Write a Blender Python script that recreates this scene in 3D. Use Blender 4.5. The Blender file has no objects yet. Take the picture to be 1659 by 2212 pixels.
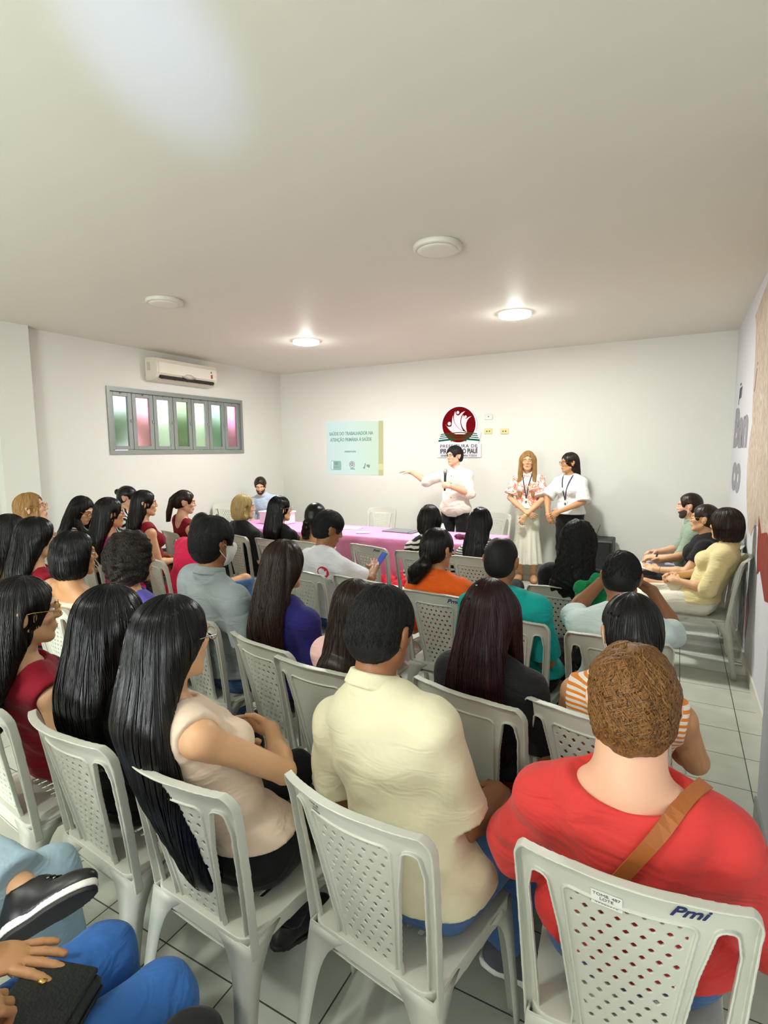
import bpy, bmesh, math, random
import numpy as np
from mathutils import Matrix, Vector
random.seed(7)
RNG = np.random.RandomState(11)
SC = bpy.context.scene
COL = SC.collection
R_ = math.radians

# ------------------------------------------------------------------ camera, world, exposure
ROOM_L, ROOM_R, ROOM_D, ROOM_B, ROOM_H = -5.895, 0.509, 7.231, -3.2, 2.964
cam_data = bpy.data.cameras.new('camera')
cam = bpy.data.objects.new('camera', cam_data)
COL.objects.link(cam)
SC.camera = cam
F_PX, YAW, PITCH, ROLL = 1165.85, 0.5, 0.111, -0.010
cam_data.sensor_fit = 'HORIZONTAL'
cam_data.sensor_width = 36.0
cam_data.lens = 36.0 * F_PX / 1659.0
cam_data.clip_start = 0.02
_f = Vector((-math.sin(YAW) * math.cos(PITCH), math.cos(YAW) * math.cos(PITCH), -math.sin(PITCH)))
_r = Vector((math.cos(YAW), math.sin(YAW), 0))
_u = _r.cross(_f)
_r2 = _r * math.cos(ROLL) + _u * math.sin(ROLL)
_u2 = -_r * math.sin(ROLL) + _u * math.cos(ROLL)
cam.matrix_world = Matrix(((_r2.x, _u2.x, -_f.x, 0), (_r2.y, _u2.y, -_f.y, 0), (_r2.z, _u2.z, -_f.z, 1.672), (0, 0, 0, 1)))

SC.view_settings.view_transform = 'Standard'
SC.view_settings.look = 'None'
SC.view_settings.exposure = 0.15
SC.view_settings.gamma = 1.0
SC.view_settings.use_curve_mapping = False

world = bpy.data.worlds.new('world')
SC.world = world
world.use_nodes = True
wn = world.node_tree
bgn = wn.nodes['Background']
sky = wn.nodes.new('ShaderNodeTexSky')
sky.sky_type = 'HOSEK_WILKIE'
sky.turbidity = 3.0
sky.sun_direction = (-0.35, 0.25, 0.9)
hs = wn.nodes.new('ShaderNodeHueSaturation'); hs.inputs['Saturation'].default_value = 0.30
wn.links.new(sky.outputs[0], hs.inputs['Color']); wn.links.new(hs.outputs[0], bgn.inputs[0])
bgn.inputs[1].default_value = 13.0

def area_light(name, loc, rot, sx, sy, power, color, spread=180):
    l = bpy.data.lights.new(name, 'AREA')
    l.shape = 'RECTANGLE'; l.size = sx; l.size_y = sy
    l.energy = power; l.color = color; l.spread = R_(spread)
    o = bpy.data.objects.new(name, l)
    o.location = loc; o.rotation_euler = rot
    COL.objects.link(o)
    return o
# daylight entering through the wide doorway in the rear wall (stands in the door opening)
area_light('doorway_daylight', (-2.0, ROOM_B + 0.02, 1.10), (R_(118), 0, 0), 1.8, 1.9, 190, (0.93, 1.0, 0.97))
sp = bpy.data.lights.new('ceiling_streak_spot', 'SPOT')  # added spot without a fixture, throws a bluish streak on the ceiling
sp.energy = 560; sp.spot_size = R_(9); sp.spot_blend = 1.0; sp.color = (0.30, 0.50, 1.0); sp.shadow_soft_size = 0.04
spo = bpy.data.objects.new('ceiling_streak_spot', sp)
spo.location = (0.25, -1.8, 0.9)
COL.objects.link(spo)
_t = Vector((-1.56, 1.34, ROOM_H)) - Vector(spo.location)
spo.rotation_euler = _t.to_track_quat('-Z', 'Y').to_euler()

# added spot, no fixture: low shaft from behind onto the floor between the chairs
s2 = bpy.data.lights.new('floor_shaft', 'SPOT')
s2.energy = 90; s2.spot_size = R_(7); s2.spot_blend = 0.7; s2.color = (1.0, 1.0, 0.96); s2.shadow_soft_size = 0.02
s2o = bpy.data.objects.new('floor_shaft', s2); s2o.location = (0.30, -1.0, 0.55); COL.objects.link(s2o)
s2o.rotation_euler = (Vector((-0.98, 1.38, 0.0)) - Vector(s2o.location)).to_track_quat('-Z', 'Y').to_euler()

LAMP_W = 64.0       # power of a lit ceiling lamp
LAMP_C = (0.95, 0.98, 0.94)

# ------------------------------------------------------------------ tagging helpers
def tag(o, label=None, cat=None, group=None, kind=None):
    if label: o['label'] = label
    if cat: o['category'] = cat
    if group: o['group'] = group
    if kind: o['kind'] = kind
    return o

def lin(c):
    out = []
    for v in c[:3]:
        v = v / 255.0
        out.append(v / 12.92 if v <= 0.04045 else ((v + 0.055) / 1.055) ** 2.4)
    return (out[0], out[1], out[2], 1.0)

# ------------------------------------------------------------------ materials
MATS = {}
def new_mat(name):
    m = bpy.data.materials.new(name); m.use_nodes = True
    nt = m.node_tree
    return m, nt, nt.nodes['Principled BSDF']

def nd(nt, typ, **kw):
    n = nt.nodes.new(typ)
    for k, v in kw.items():
        setattr(n, k, v)
    return n

def mat(name, rgb, rough=0.6, spec=0.5, var=0.08, vscale=6.0, bump=0.0, bscale=60.0, metal=0.0, emit=0.0, sss=0.0, coat=0.0, sheen=0.0):
    if name in MATS: return MATS[name]
    m, nt, b = new_mat(name)
    c = lin(rgb)
    co = nd(nt, 'ShaderNodeTexCoord')
    if var > 0:
        nz = nd(nt, 'ShaderNodeTexNoise'); nz.inputs['Scale'].default_value = vscale; nz.inputs['Detail'].default_value = 4
        nt.links.new(co.outputs['Object'], nz.inputs['Vector'])
        mx = nd(nt, 'ShaderNodeMix', data_type='RGBA')
        mx.inputs[6].default_value = tuple(max(0, v * (1 - var)) for v in c[:3]) + (1,)
        mx.inputs[7].default_value = tuple(min(1, v * (1 + var)) for v in c[:3]) + (1,)
        nt.links.new(nz.outputs[0], mx.inputs[0]); nt.links.new(mx.outputs[2], b.inputs['Base Color'])
    else:
        b.inputs['Base Color'].default_value = c
    b.inputs['Roughness'].default_value = rough
    b.inputs['Specular IOR Level'].default_value = spec
    b.inputs['Metallic'].default_value = metal
    if sss:
        b.inputs['Subsurface Weight'].default_value = sss
        b.inputs['Subsurface Radius'].default_value = (0.012, 0.005, 0.003)
    if coat: b.inputs['Coat Weight'].default_value = coat
    if sheen: b.inputs['Sheen Weight'].default_value = sheen
    if bump:
        nb = nd(nt, 'ShaderNodeTexNoise'); nb.inputs['Scale'].default_value = bscale; nb.inputs['Detail'].default_value = 3
        nt.links.new(co.outputs['Object'], nb.inputs['Vector'])
        bp = nd(nt, 'ShaderNodeBump'); bp.inputs['Strength'].default_value = bump; bp.inputs['Distance'].default_value = 0.004
        nt.links.new(nb.outputs[0], bp.inputs['Height']); nt.links.new(bp.outputs[0], b.inputs['Normal'])
    if emit:
        b.inputs['Emission Color'].default_value = c
        b.inputs['Emission Strength'].default_value = emit
    MATS[name] = m
    return m

def cloth(name, rgb, rough=0.85, fold=0.6, fscale=7.0):
    if name in MATS: return MATS[name]
    m = mat(name, rgb, rough=rough, spec=0.25, var=0.10, vscale=9, sheen=0.08)
    nt = m.node_tree; b = nt.nodes['Principled BSDF']
    co = nd(nt, 'ShaderNodeTexCoord')
    mp = nd(nt, 'ShaderNodeMapping'); mp.inputs['Scale'].default_value = (1.0, 1.0, 2.2); mp.inputs['Rotation'].default_value = (0.3, 0.5, 0)
    n1 = nd(nt, 'ShaderNodeTexNoise'); n1.inputs['Scale'].default_value = fscale; n1.inputs['Detail'].default_value = 2; n1.inputs['Distortion'].default_value = 1.2
    n2 = nd(nt, 'ShaderNodeTexNoise'); n2.inputs['Scale'].default_value = 420; n2.inputs['Detail'].default_value = 1
    nt.links.new(co.outputs['Object'], mp.inputs[0]); nt.links.new(mp.outputs[0], n1.inputs['Vector']); nt.links.new(co.outputs['Object'], n2.inputs['Vector'])
    b1 = nd(nt, 'ShaderNodeBump'); b1.inputs['Strength'].default_value = fold; b1.inputs['Distance'].default_value = 0.02
    b2 = nd(nt, 'ShaderNodeBump'); b2.inputs['Strength'].default_value = 0.25; b2.inputs['Distance'].default_value = 0.001
    nt.links.new(n1.outputs[0], b1.inputs['Height']); nt.links.new(n2.outputs[0], b2.inputs['Height'])
    nt.links.new(b1.outputs[0], b2.inputs['Normal']); nt.links.new(b2.outputs[0], b.inputs['Normal'])
    return m

def ramp(nt, stops, interp='LINEAR'):
    r = nd(nt, 'ShaderNodeValToRGB'); r.color_ramp.interpolation = interp
    e = r.color_ramp.elements
    while len(e) > 1: e.remove(e[0])
    e[0].position = stops[0][0]; e[0].color = lin(stops[0][1])
    for p, c in stops[1:]:
        x = e.new(p); x.color = lin(c)
    return r

def striped(name, ca, cb, scale=12.0, axis='Z', duty=0.5, distort=0.0, rot=(0, 0, 0)):
    if name in MATS: return MATS[name]
    m = cloth(name, ca)
    nt = m.node_tree; b = nt.nodes['Principled BSDF']
    for l in list(b.inputs['Base Color'].links): nt.links.remove(l)
    co = nd(nt, 'ShaderNodeTexCoord'); mp = nd(nt, 'ShaderNodeMapping'); mp.inputs['Rotation'].default_value = rot
    w = nd(nt, 'ShaderNodeTexWave', wave_type='BANDS', bands_direction=axis, wave_profile='SIN')
    w.inputs['Scale'].default_value = scale; w.inputs['Distortion'].default_value = distort; w.inputs['Detail'].default_value = 1.5; w.inputs['Detail Scale'].default_value = 1.2
    nt.links.new(co.outputs['Object'], mp.inputs[0]); nt.links.new(mp.outputs[0], w.inputs['Vector'])
    r = ramp(nt, [(0.0, ca), (duty, cb)], 'CONSTANT')
    nt.links.new(w.outputs['Fac'], r.inputs[0]); nt.links.new(r.outputs[0], b.inputs['Base Color'])
    return m

def floral(name, base, spots, scale=9):
    if name in MATS: return MATS[name]
    m = cloth(name, base)
    nt = m.node_tree; b = nt.nodes['Principled BSDF']
    for l in list(b.inputs['Base Color'].links): nt.links.remove(l)
    co = nd(nt, 'ShaderNodeTexCoord')
    n = nd(nt, 'ShaderNodeTexNoise'); n.inputs['Scale'].default_value = scale; n.inputs['Detail'].default_value = 3; n.inputs['Distortion'].default_value = 1.5
    nt.links.new(co.outputs['Object'], n.inputs['Vector'])
    st = [(0.0, base), (0.50, base)]
    for i, s in enumerate(spots): st.append((0.53 + 0.045 * i, s))
    st.append((0.53 + 0.045 * len(spots), base))
    r = ramp(nt, st); nt.links.new(n.outputs[0], r.inputs[0]); nt.links.new(r.outputs[0], b.inputs['Base Color'])
    return m

def hair_mat(name, rgb, tip=None, rough=0.33, curly=False):
    """streaked hair: the streaks run down from the crown (object space of the hair, origin in the head)"""
    if name in MATS: return MATS[name]
    m, nt, b = new_mat(name)
    tip = tip or rgb
    co = nd(nt, 'ShaderNodeTexCoord'); sx = nd(nt, 'ShaderNodeSeparateXYZ')
    nt.links.new(co.outputs['Object'], sx.inputs[0])
    at = nd(nt, 'ShaderNodeMath', operation='ARCTAN2'); nt.links.new(sx.outputs[0], at.inputs[0]); nt.links.new(sx.outputs[1], at.inputs[1])
    cs = nd(nt, 'ShaderNodeMath', operation='COSINE'); sn = nd(nt, 'ShaderNodeMath', operation='SINE')
    nt.links.new(at.outputs[0], cs.inputs[0]); nt.links.new(at.outputs[0], sn.inputs[0])
    z = nd(nt, 'ShaderNodeMath', operation='MULTIPLY'); z.inputs[1].default_value = 6.0 if curly else 0.5
    nt.links.new(sx.outputs[2], z.inputs[0])
    cb = nd(nt, 'ShaderNodeCombineXYZ')
    nt.links.new(cs.outputs[0], cb.inputs[0]); nt.links.new(sn.outputs[0], cb.inputs[1]); nt.links.new(z.outputs[0], cb.inputs[2])
    nz = nd(nt, 'ShaderNodeTexNoise'); nz.inputs['Scale'].default_value = 26; nz.inputs['Detail'].default_value = 6; nz.inputs['Roughness'].default_value = 0.7
    nt.links.new(cb.outputs[0], nz.inputs['Vector'])
    mx = nd(nt, 'ShaderNodeMix', data_type='RGBA')
    mx.inputs[6].default_value = lin(rgb); mx.inputs[7].default_value = lin(tip)
    rr = nd(nt, 'ShaderNodeMapRange'); rr.inputs[1].default_value = 0.35; rr.inputs[2].default_value = 0.65
    nt.links.new(nz.outputs[0], rr.inputs[0]); nt.links.new(rr.outputs[0], mx.inputs[0])
    nt.links.new(mx.outputs[2], b.inputs['Base Color'])
    b.inputs['Roughness'].default_value = rough
    b.inputs['Specular IOR Level'].default_value = 0.30
    bp = nd(nt, 'ShaderNodeBump'); bp.inputs['Strength'].default_value = 0.35; bp.inputs['Distance'].default_value = 0.002
    nt.links.new(nz.outputs[0], bp.inputs['Height']); nt.links.new(bp.outputs[0], b.inputs['Normal'])
    MATS[name] = m
    return m

SKIN = {
 'fair':  mat('skin_fair', (226, 176, 146), rough=0.5, var=0.05, vscale=14, sss=0.15),
 'light': mat('skin_light', (216, 168, 128), rough=0.5, var=0.05, vscale=14, sss=0.15),
 'tan':   mat('skin_tan', (196, 144, 100), rough=0.5, var=0.05, vscale=14, sss=0.12),
 'brown': mat('skin_brown', (150, 100, 66), rough=0.48, var=0.06, vscale=14, sss=0.1),
 'dark':  mat('skin_dark', (108, 72, 50), rough=0.45, var=0.06, vscale=14, sss=0.08),
}
HAIR = {
 'black': hair_mat('hair_black', (5, 5, 5), (12, 11, 11), 0.24),
 'softblack': hair_mat('hair_soft_black', (10, 8, 7), (24, 19, 16), 0.32),
 'matteblack': hair_mat('hair_matte_black', (8, 7, 7), (18, 16, 15), 0.6, curly=True),
 'brown': hair_mat('hair_dark_brown', (20, 13, 9), (52, 34, 24), 0.34),
 'burgundy': hair_mat('hair_burgundy', (16, 5, 6), (48, 12, 15), 0.30),
 'auburn': hair_mat('hair_auburn', (66, 40, 18), (142, 98, 50), 0.42, curly=True),
 'blonde': hair_mat('hair_blonde', (138, 112, 62), (206, 184, 124), 0.38),
 'honey': hair_mat('hair_honey', (120, 84, 44), (186, 146, 88), 0.36),
 'curly': hair_mat('hair_curly_dark', (14, 10, 7), (40, 28, 18), 0.5, curly=True),
}
M_LIP = mat('lip_tone', (172, 96, 84), rough=0.4, var=0)
M_EYE = mat('eye_white', (225, 220, 212), rough=0.25, var=0)
M_IRIS = mat('eye_iris', (38, 26, 18), rough=0.15, var=0)
M_BEARD = mat('beard_dark', (62, 44, 34), rough=0.7, var=0.3, vscale=60, bump=0.5, bscale=300)
M_GOLD = mat('metal_gold', (214, 178, 104), rough=0.25, metal=1.0, var=0)
M_CHROME = mat('metal_chrome', (200, 200, 200), rough=0.2, metal=1.0, var=0)
M_BLACKPL = mat('black_plastic', (22, 22, 23), rough=0.4, var=0)
M_PLASTIC = mat('chair_plastic', (198, 199, 187), rough=0.38, spec=0.45, var=0.035, vscale=5, bump=0.05, bscale=220)
M_INK = mat('marker_ink', (22, 28, 92), rough=0.5, var=0)

# ------------------------------------------------------------------ mesh helpers
def mesh_from_arrays(name, V, Q, smooth=True):
    me = bpy.data.meshes.new(name)
    V = np.asarray(V, dtype=np.float32); Q = np.asarray(Q, dtype=np.int32)
    me.vertices.add(len(V)); me.vertices.foreach_set('co', V.ravel())
    n, k = Q.shape
    me.loops.add(n * k); me.loops.foreach_set('vertex_index', Q.ravel())
    me.polygons.add(n); me.polygons.foreach_set('loop_start', np.arange(0, n * k, k, dtype=np.int32))
    me.polygons.foreach_set('use_smooth', np.full(n, smooth, dtype=bool))
    me.update(calc_edges=True)
    return me

def obj(name, me, material=None, parent=None, loc=None, rot=None):
    if isinstance(me, bmesh.types.BMesh):
        m2 = bpy.data.meshes.new(name); me.to_mesh(m2); me.free(); me = m2
    o = bpy.data.objects.new(name, me); COL.objects.link(o)
    if material is not None and not me.materials: me.materials.append(material)
    if parent is not None: o.parent = parent
    if loc is not None: o.location = loc
    if rot is not None: o.rotation_euler = rot
    return o

def empty(name, loc=(0, 0, 0), rz=0.0):
    o = bpy.data.objects.new(name, None); COL.objects.link(o)
    o.location = loc; o.rotation_euler = (0, 0, rz); o.empty_display_size = 0.1
    return o

def copy_tree(o, parent=None):
    c = o.copy(); COL.objects.link(c)
    if parent is not None: c.parent = parent
    for ch in list(o.children): copy_tree(ch, c)
    return c

def add_box(bm, lo, hi, bev=0.0, seg=2, mtx=None):
    r = bmesh.ops.create_cube(bm, size=1.0)
    vs = r['verts']
    for v in vs:
        v.co = Vector([lo[i] + (v.co[i] + 0.5) * (hi[i] - lo[i]) for i in range(3)])
    if bev > 0:
        es = list({e for v in vs for e in v.link_edges})
        rb = bmesh.ops.bevel(bm, geom=es, offset=bev, segments=seg, profile=0.5, affect='EDGES')
        vs = list({v for f in rb['faces'] for v in f.verts} | {v for v in vs if v.is_valid})
    if mtx is not None: bmesh.ops.transform(bm, matrix=mtx, verts=[v for v in vs if v.is_valid])
    return vs

def box(name, lo, hi, material, parent=None, bev=0.0, seg=2, loc=None, rot=None):
    bm = bmesh.new(); add_box(bm, lo, hi, bev, seg)
    o = obj(name, bm, material, parent, loc, rot)
    return o

def lathe(name, prof, material, parent=None, loc=None, rot=None, seg=48, smooth=True):
    V = []; Q = []
    n = len(prof)
    for i in range(seg):
        a = 2 * math.pi * i / seg
        for r, z in prof: V.append((r * math.cos(a), r * math.sin(a), z))
    for i in range(seg):
        j = (i + 1) % seg
        for k in range(n - 1): Q.append((i * n + k, j * n + k, j * n + k + 1, i * n + k + 1))
    me = mesh_from_arrays(name, V, Q, smooth)
    bm = bmesh.new(); bm.from_mesh(me); bmesh.ops.remove_doubles(bm, verts=bm.verts, dist=1e-5)
    bpy.data.meshes.remove(me)
    o = obj(name, bm, material, parent, loc, rot)
    return o

def tube_mesh(name, paths, radii, seg=6, cyclic=False):
    """several polylines as tubes in ONE mesh; radii: one number, or a list per path"""
    V = []; Q = []; 
    for pi, P in enumerate(paths):
        P = np.asarray(P, float); n = len(P)
        rr = radii[pi] if isinstance(radii, (list, tuple)) else radii
        rr = np.full(n, rr) if np.isscalar(rr) else np.asarray(rr)
        T = np.gradient(P, axis=0)
        if cyclic: T = np.roll(P, -1, 0) - np.roll(P, 1, 0)
        T /= np.maximum(np.linalg.norm(T, axis=1, keepdims=True), 1e-9)
        up = np.array([0.13, 0.31, 0.94]); 
        N = np.cross(T, up); bad = np.linalg.norm(N, axis=1) < 0.1
        N[bad] = np.cross(T[bad], [1, 0.1, 0]); N /= np.linalg.norm(N, axis=1, keepdims=True)
        B = np.cross(T, N)
        b0 = len(V)
        for s in range(seg):
            a = 2 * math.pi * s / seg
        ring = [P + (N * math.cos(2 * math.pi * s / seg) + B * math.sin(2 * math.pi * s / seg)) * rr[:, None] for s in range(seg)]
        ring = np.stack(ring, 1).reshape(-1, 3)
        V.extend(ring.tolist())
        m = n if cyclic else n - 1
        for i in range(m):
            i2 = (i + 1) % n
            for s in range(seg):
                s2 = (s + 1) % seg
                Q.append((b0 + i * seg + s, b0 + i * seg + s2, b0 + i2 * seg + s2, b0 + i2 * seg + s))
    return mesh_from_arrays(name, V, Q)

def prism(name, pts, depth, material, parent=None, mtx=None, bev=0.0):
    """flat outline in xz-plane given depth along -y (front face at y=-depth)"""
    bm = bmesh.new()
    vs = [bm.verts.new((p[0], 0, p[1])) for p in pts]
    f = bm.faces.new(vs)
    r = bmesh.ops.extrude_face_region(bm, geom=[f])
    bmesh.ops.translate(bm, verts=[v for v in r['geom'] if isinstance(v, bmesh.types.BMVert)], vec=(0, -depth, 0))
    bmesh.ops.recalc_face_normals(bm, faces=bm.faces)
    bmesh.ops.triangulate(bm, faces=[f for f in bm.faces if len(f.verts) > 4])
    if mtx is not None: bmesh.ops.transform(bm, matrix=mtx, verts=bm.verts)
    return obj(name, bm, material, parent)

def text(name, body, size, material, parent=None, mtx=None, depth=0.0015, shear=0.0, align='CENTER', bold=0.0, sx=1.0, space=1.0):
    cu = bpy.data.curves.new(name, 'FONT'); cu.body = body; cu.size = size; cu.extrude = depth; cu.shear = shear
    cu.align_x = align; cu.align_y = 'CENTER'; cu.offset = bold; cu.space_character = space; cu.resolution_u = 3
    o = bpy.data.objects.new(name, cu); COL.objects.link(o)
    dg = bpy.context.evaluated_depsgraph_get(); dg.update()
    me = bpy.data.meshes.new_from_object(o.evaluated_get(dg))
    bpy.data.objects.remove(o)
    me.name = name
    S = Matrix.Diagonal((sx, 1, 1, 1))
    me.transform((mtx or Matrix.Identity(4)) @ S)
    me.materials.clear()
    return obj(name, me, material, parent)

# ------------------------------------------------------------------ signed distance fields -> smooth meshes
def axis(lo, hi, h, fine=()):
    out = [lo]
    while out[-1] < hi:
        x = out[-1]; s = h
        for a, b, hf in fine:
            if a <= x <= b: s = min(s, hf)
        out.append(x + s)
    return np.array(out, dtype=np.float32)

def smin(a, b, k):
    h = np.clip(0.5 + 0.5 * (b - a) / k, 0, 1)
    return b + (a - b) * h - k * h * (1 - h)

def nets(F, xs, ys, zs):
    s = F < 0
    c = np.zeros(tuple(d - 1 for d in s.shape), dtype=np.int8)
    for i in (0, 1):
        for j in (0, 1):
            for k in (0, 1):
                c += s[i:s.shape[0] - 1 + i, j:s.shape[1] - 1 + j, k:s.shape[2] - 1 + k]
    act = (c > 0) & (c < 8)
    idx = np.argwhere(act)
    if len(idx) == 0: return np.zeros((0, 3)), np.zeros((0, 4), int)
    ids = np.full(act.shape, -1, dtype=np.int32); ids[act] = np.arange(len(idx))
    acc = np.zeros((len(idx), 3)); cnt = np.zeros(len(idx))
    I, J, K = idx.T
    X = [xs, ys, zs]
    for ax in range(3):
        o1, o2 = [a for a in range(3) if a != ax]
        for p in (0, 1):
            for q in (0, 1):
                off = [0, 0, 0]; off[o1] = p; off[o2] = q
                a = F[I + off[0], J + off[1], K + off[2]]
                off2 = list(off); off2[ax] += 1
                b = F[I + off2[0], J + off2[1], K + off2[2]]
                m = (a < 0) != (b < 0)
                t = a[m] / (a[m] - b[m])
                base = [idx[m, 0] + off[0], idx[m, 1] + off[1], idx[m, 2] + off[2]]
                P = np.stack([X[d][base[d]] for d in range(3)], 1).astype(float)
                P[:, ax] += t * (X[ax][base[ax] + 1] - X[ax][base[ax]])
                acc[m] += P; cnt[m] += 1
    V = acc / cnt[:, None]
    quads = []
    for ax in range(3):
        o1, o2 = [(1, 2), (2, 0), (0, 1)][ax]
        sl = [slice(None)] * 3; sl2 = [slice(None)] * 3
        sl[ax] = slice(0, -1); sl2[ax] = slice(1, None)
        cr = s[tuple(sl)] != s[tuple(sl2)]
        e = np.argwhere(cr)
        ok = (e[:, o1] >= 1) & (e[:, o2] >= 1) & (e[:, o1] < s.shape[o1] - 1) & (e[:, o2] < s.shape[o2] - 1)
        e = e[ok]
        def cell(d1, d2):
            g = e.copy(); g[:, o1] += d1; g[:, o2] += d2
            return ids[g[:, 0], g[:, 1], g[:, 2]]
        q = np.stack([cell(-1, -1), cell(0, -1), cell(0, 0), cell(-1, 0)], 1)
        neg = s[e[:, 0], e[:, 1], e[:, 2]]
        q[~neg] = q[~neg][:, ::-1]
        quads.append(q)
    return V, np.concatenate(quads)

class Vol:
    def __init__(self, xs, ys, zs):
        self.xs, self.ys, self.zs = xs, ys, zs
        self.F = np.full((len(xs), len(ys), len(zs)), 0.2, dtype=np.float32)
    def sub(self, lo, hi, m=0.05):
        sl = []
        for a, l, h in zip((self.xs, self.ys, self.zs), lo, hi):
            i0 = max(0, np.searchsorted(a, l - m)); i1 = min(len(a), np.searchsorted(a, h + m) + 1)
            sl.append(slice(i0, max(i1, i0)))
        sl = tuple(sl)
        return sl, self.xs[sl[0]][:, None, None], self.ys[sl[1]][None, :, None], self.zs[sl[2]][None, None, :]
    def _u(self, sl, d, k):
        f = self.F[sl]
        self.F[sl] = smin(f, d, k) if k > 0 else np.minimum(f, d)
    def _s(self, sl, d, k):
        f = self.F[sl]
        self.F[sl] = -smin(-f, d, k) if k > 0 else np.maximum(f, -d)
    def cone(self, a, b, ra, rb, k=0.02, cut=None, flat=None):
        a = np.array(a, float); b = np.array(b, float); r = max(ra, rb)
        sl, X, Y, Z = self.sub(np.minimum(a, b) - r, np.maximum(a, b) + r)
        if 0 in self.F[sl].shape: return
        ab = b - a; L2 = max(ab @ ab, 1e-9)
        t = np.clip(((X - a[0]) * ab[0] + (Y - a[1]) * ab[1] + (Z - a[2]) * ab[2]) / L2, 0, 1)
        d = np.sqrt((X - a[0] - t * ab[0]) ** 2 + (Y - a[1] - t * ab[1]) ** 2 + (Z - a[2] - t * ab[2]) ** 2) - (ra + (rb - ra) * t)
        if cut is not None:
            for cp, cn in cut:
                d = np.maximum(d, (X - cp[0]) * cn[0] + (Y - cp[1]) * cn[1] + (Z - cp[2]) * cn[2])
        self._u(sl, d.astype(np.float32), k)
    def _ell(self, c, r, R):
        rm = max(r)
        sl, X, Y, Z = self.sub(np.array(c) - rm, np.array(c) + rm)
        if 0 in self.F[sl].shape: return sl, None
        x, y, z = X - c[0], Y - c[1], Z - c[2]
        if R is not None:
            x, y, z = (R[0][0] * x + R[1][0] * y + R[2][0] * z, R[0][1] * x + R[1][1] * y + R[2][1] * z, R[0][2] * x + R[1][2] * y + R[2][2] * z)
        k0 = np.sqrt((x / r[0]) ** 2 + (y / r[1]) ** 2 + (z / r[2]) ** 2)
        k1 = np.sqrt((x / r[0] ** 2) ** 2 + (y / r[1] ** 2) ** 2 + (z / r[2] ** 2) ** 2)
        d = k0 * (k0 - 1) / np.maximum(k1, 1e-6)
        d = np.where(k0 < 1e-3, -min(r), d)
        return sl, d.astype(np.float32)
    def ell(self, c, r, R=None, k=0.02, cut=None):
        sl, d = self._ell(c, r, R)
        if d is not None:
            if cut is not None:
                X = self.xs[sl[0]][:, None, None]; Y = self.ys[sl[1]][None, :, None]; Z = self.zs[sl[2]][None, None, :]
                for cp, cn in cut: d = np.maximum(d, (X - cp[0]) * cn[0] + (Y - cp[1]) * cn[1] + (Z - cp[2]) * cn[2])
            self._u(sl, d, k)
    def sub_ell(self, c, r, R=None, k=0.008):
        sl, d = self._ell(c, r, R)
        if d is not None: self._s(sl, d, k)
    def sub_cone(self, a, b, ra, rb, k=0.005):
        v = Vol.__new__(Vol); v.xs, v.ys, v.zs = self.xs, self.ys, self.zs
        v.F = np.full(self.F.shape, 0.2, dtype=np.float32); v.cone(a, b, ra, rb, 0)
        self.F = np.maximum(self.F, -v.F)
    def cut(self, p, n, k=0.0):
        X, Y, Z = self.xs[:, None, None], self.ys[None, :, None], self.zs[None, None, :]
        d = ((X - p[0]) * n[0] + (Y - p[1]) * n[1] + (Z - p[2]) * n[2]).astype(np.float32)
        self.F = np.maximum(self.F, d) if k == 0 else -smin(-self.F, -d, k)
    def wrinkle(self, amp, sc, seed=0.0, dirz=1.0):
        X, Y, Z = self.xs[:, None, None], self.ys[None, :, None], self.zs[None, None, :]
        w = np.sin(sc * (Z * dirz + 0.45 * X + 0.15 * np.sin(9 * X + seed)) + seed + 2.0 * np.sin(5 * X + 3 * Y + seed))
        w = w * np.sin(7 * X + 5 * Y - 4 * Z + seed * 2) + 0.5 * np.sin(1.7 * sc * (X - 0.6 * Z) + seed * 3)
        self.F = self.F - (amp * (w + 1.0)).astype(np.float32)
    def mesh(self, name):
        V, Q = nets(self.F, self.xs, self.ys, self.zs)
        return mesh_from_arrays(name, V, Q)
    def sample(self, P):
        out = []
        G = []
        for d, a in enumerate((self.xs, self.ys, self.zs)):
            i = np.clip(np.searchsorted(a, P[:, d]) - 1, 0, len(a) - 2); t = np.clip((P[:, d] - a[i]) / (a[i + 1] - a[i]), 0, 1)
            out.append((i, t))
        (i, u), (j, v), (k, w) = out
        F = self.F
        r = 0
        for a in (0, 1):
            for b in (0, 1):
                for c in (0, 1):
                    r = r + F[i + a, j + b, k + c] * (u if a else 1 - u) * (v if b else 1 - v) * (w if c else 1 - w)
        return r
    def grad(self, P, e=0.006):
        g = np.zeros_like(P)
        for d in range(3):
            q = np.zeros(3); q[d] = e
            g[:, d] = self.sample(P + q) - self.sample(P - q)
        return g / np.maximum(np.linalg.norm(g, axis=1, keepdims=True), 1e-9)

def norm(v):
    v = np.array(v, float); return v / max(np.linalg.norm(v), 1e-9)

def rotm(yaw=0, pitch=0, roll=0):
    """yaw about z (ccw), pitch: positive bows the head forward, roll: positive tips to the figure's right"""
    m = Matrix.Rotation(R_(yaw), 3, 'Z') @ Matrix.Rotation(R_(-pitch), 3, 'X') @ Matrix.Rotation(R_(roll), 3, 'Y')
    return np.array(m)

# ------------------------------------------------------------------ people
def lerp(a, b, t): return np.array(a, float) * (1 - t) + np.array(b, float) * t

def basis_from_z(z, xref=(1, 0, 0)):
    z = norm(z); y = norm(np.cross(z, xref)); x = np.cross(y, z)
    return np.stack([x, y, z], 1)

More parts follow.
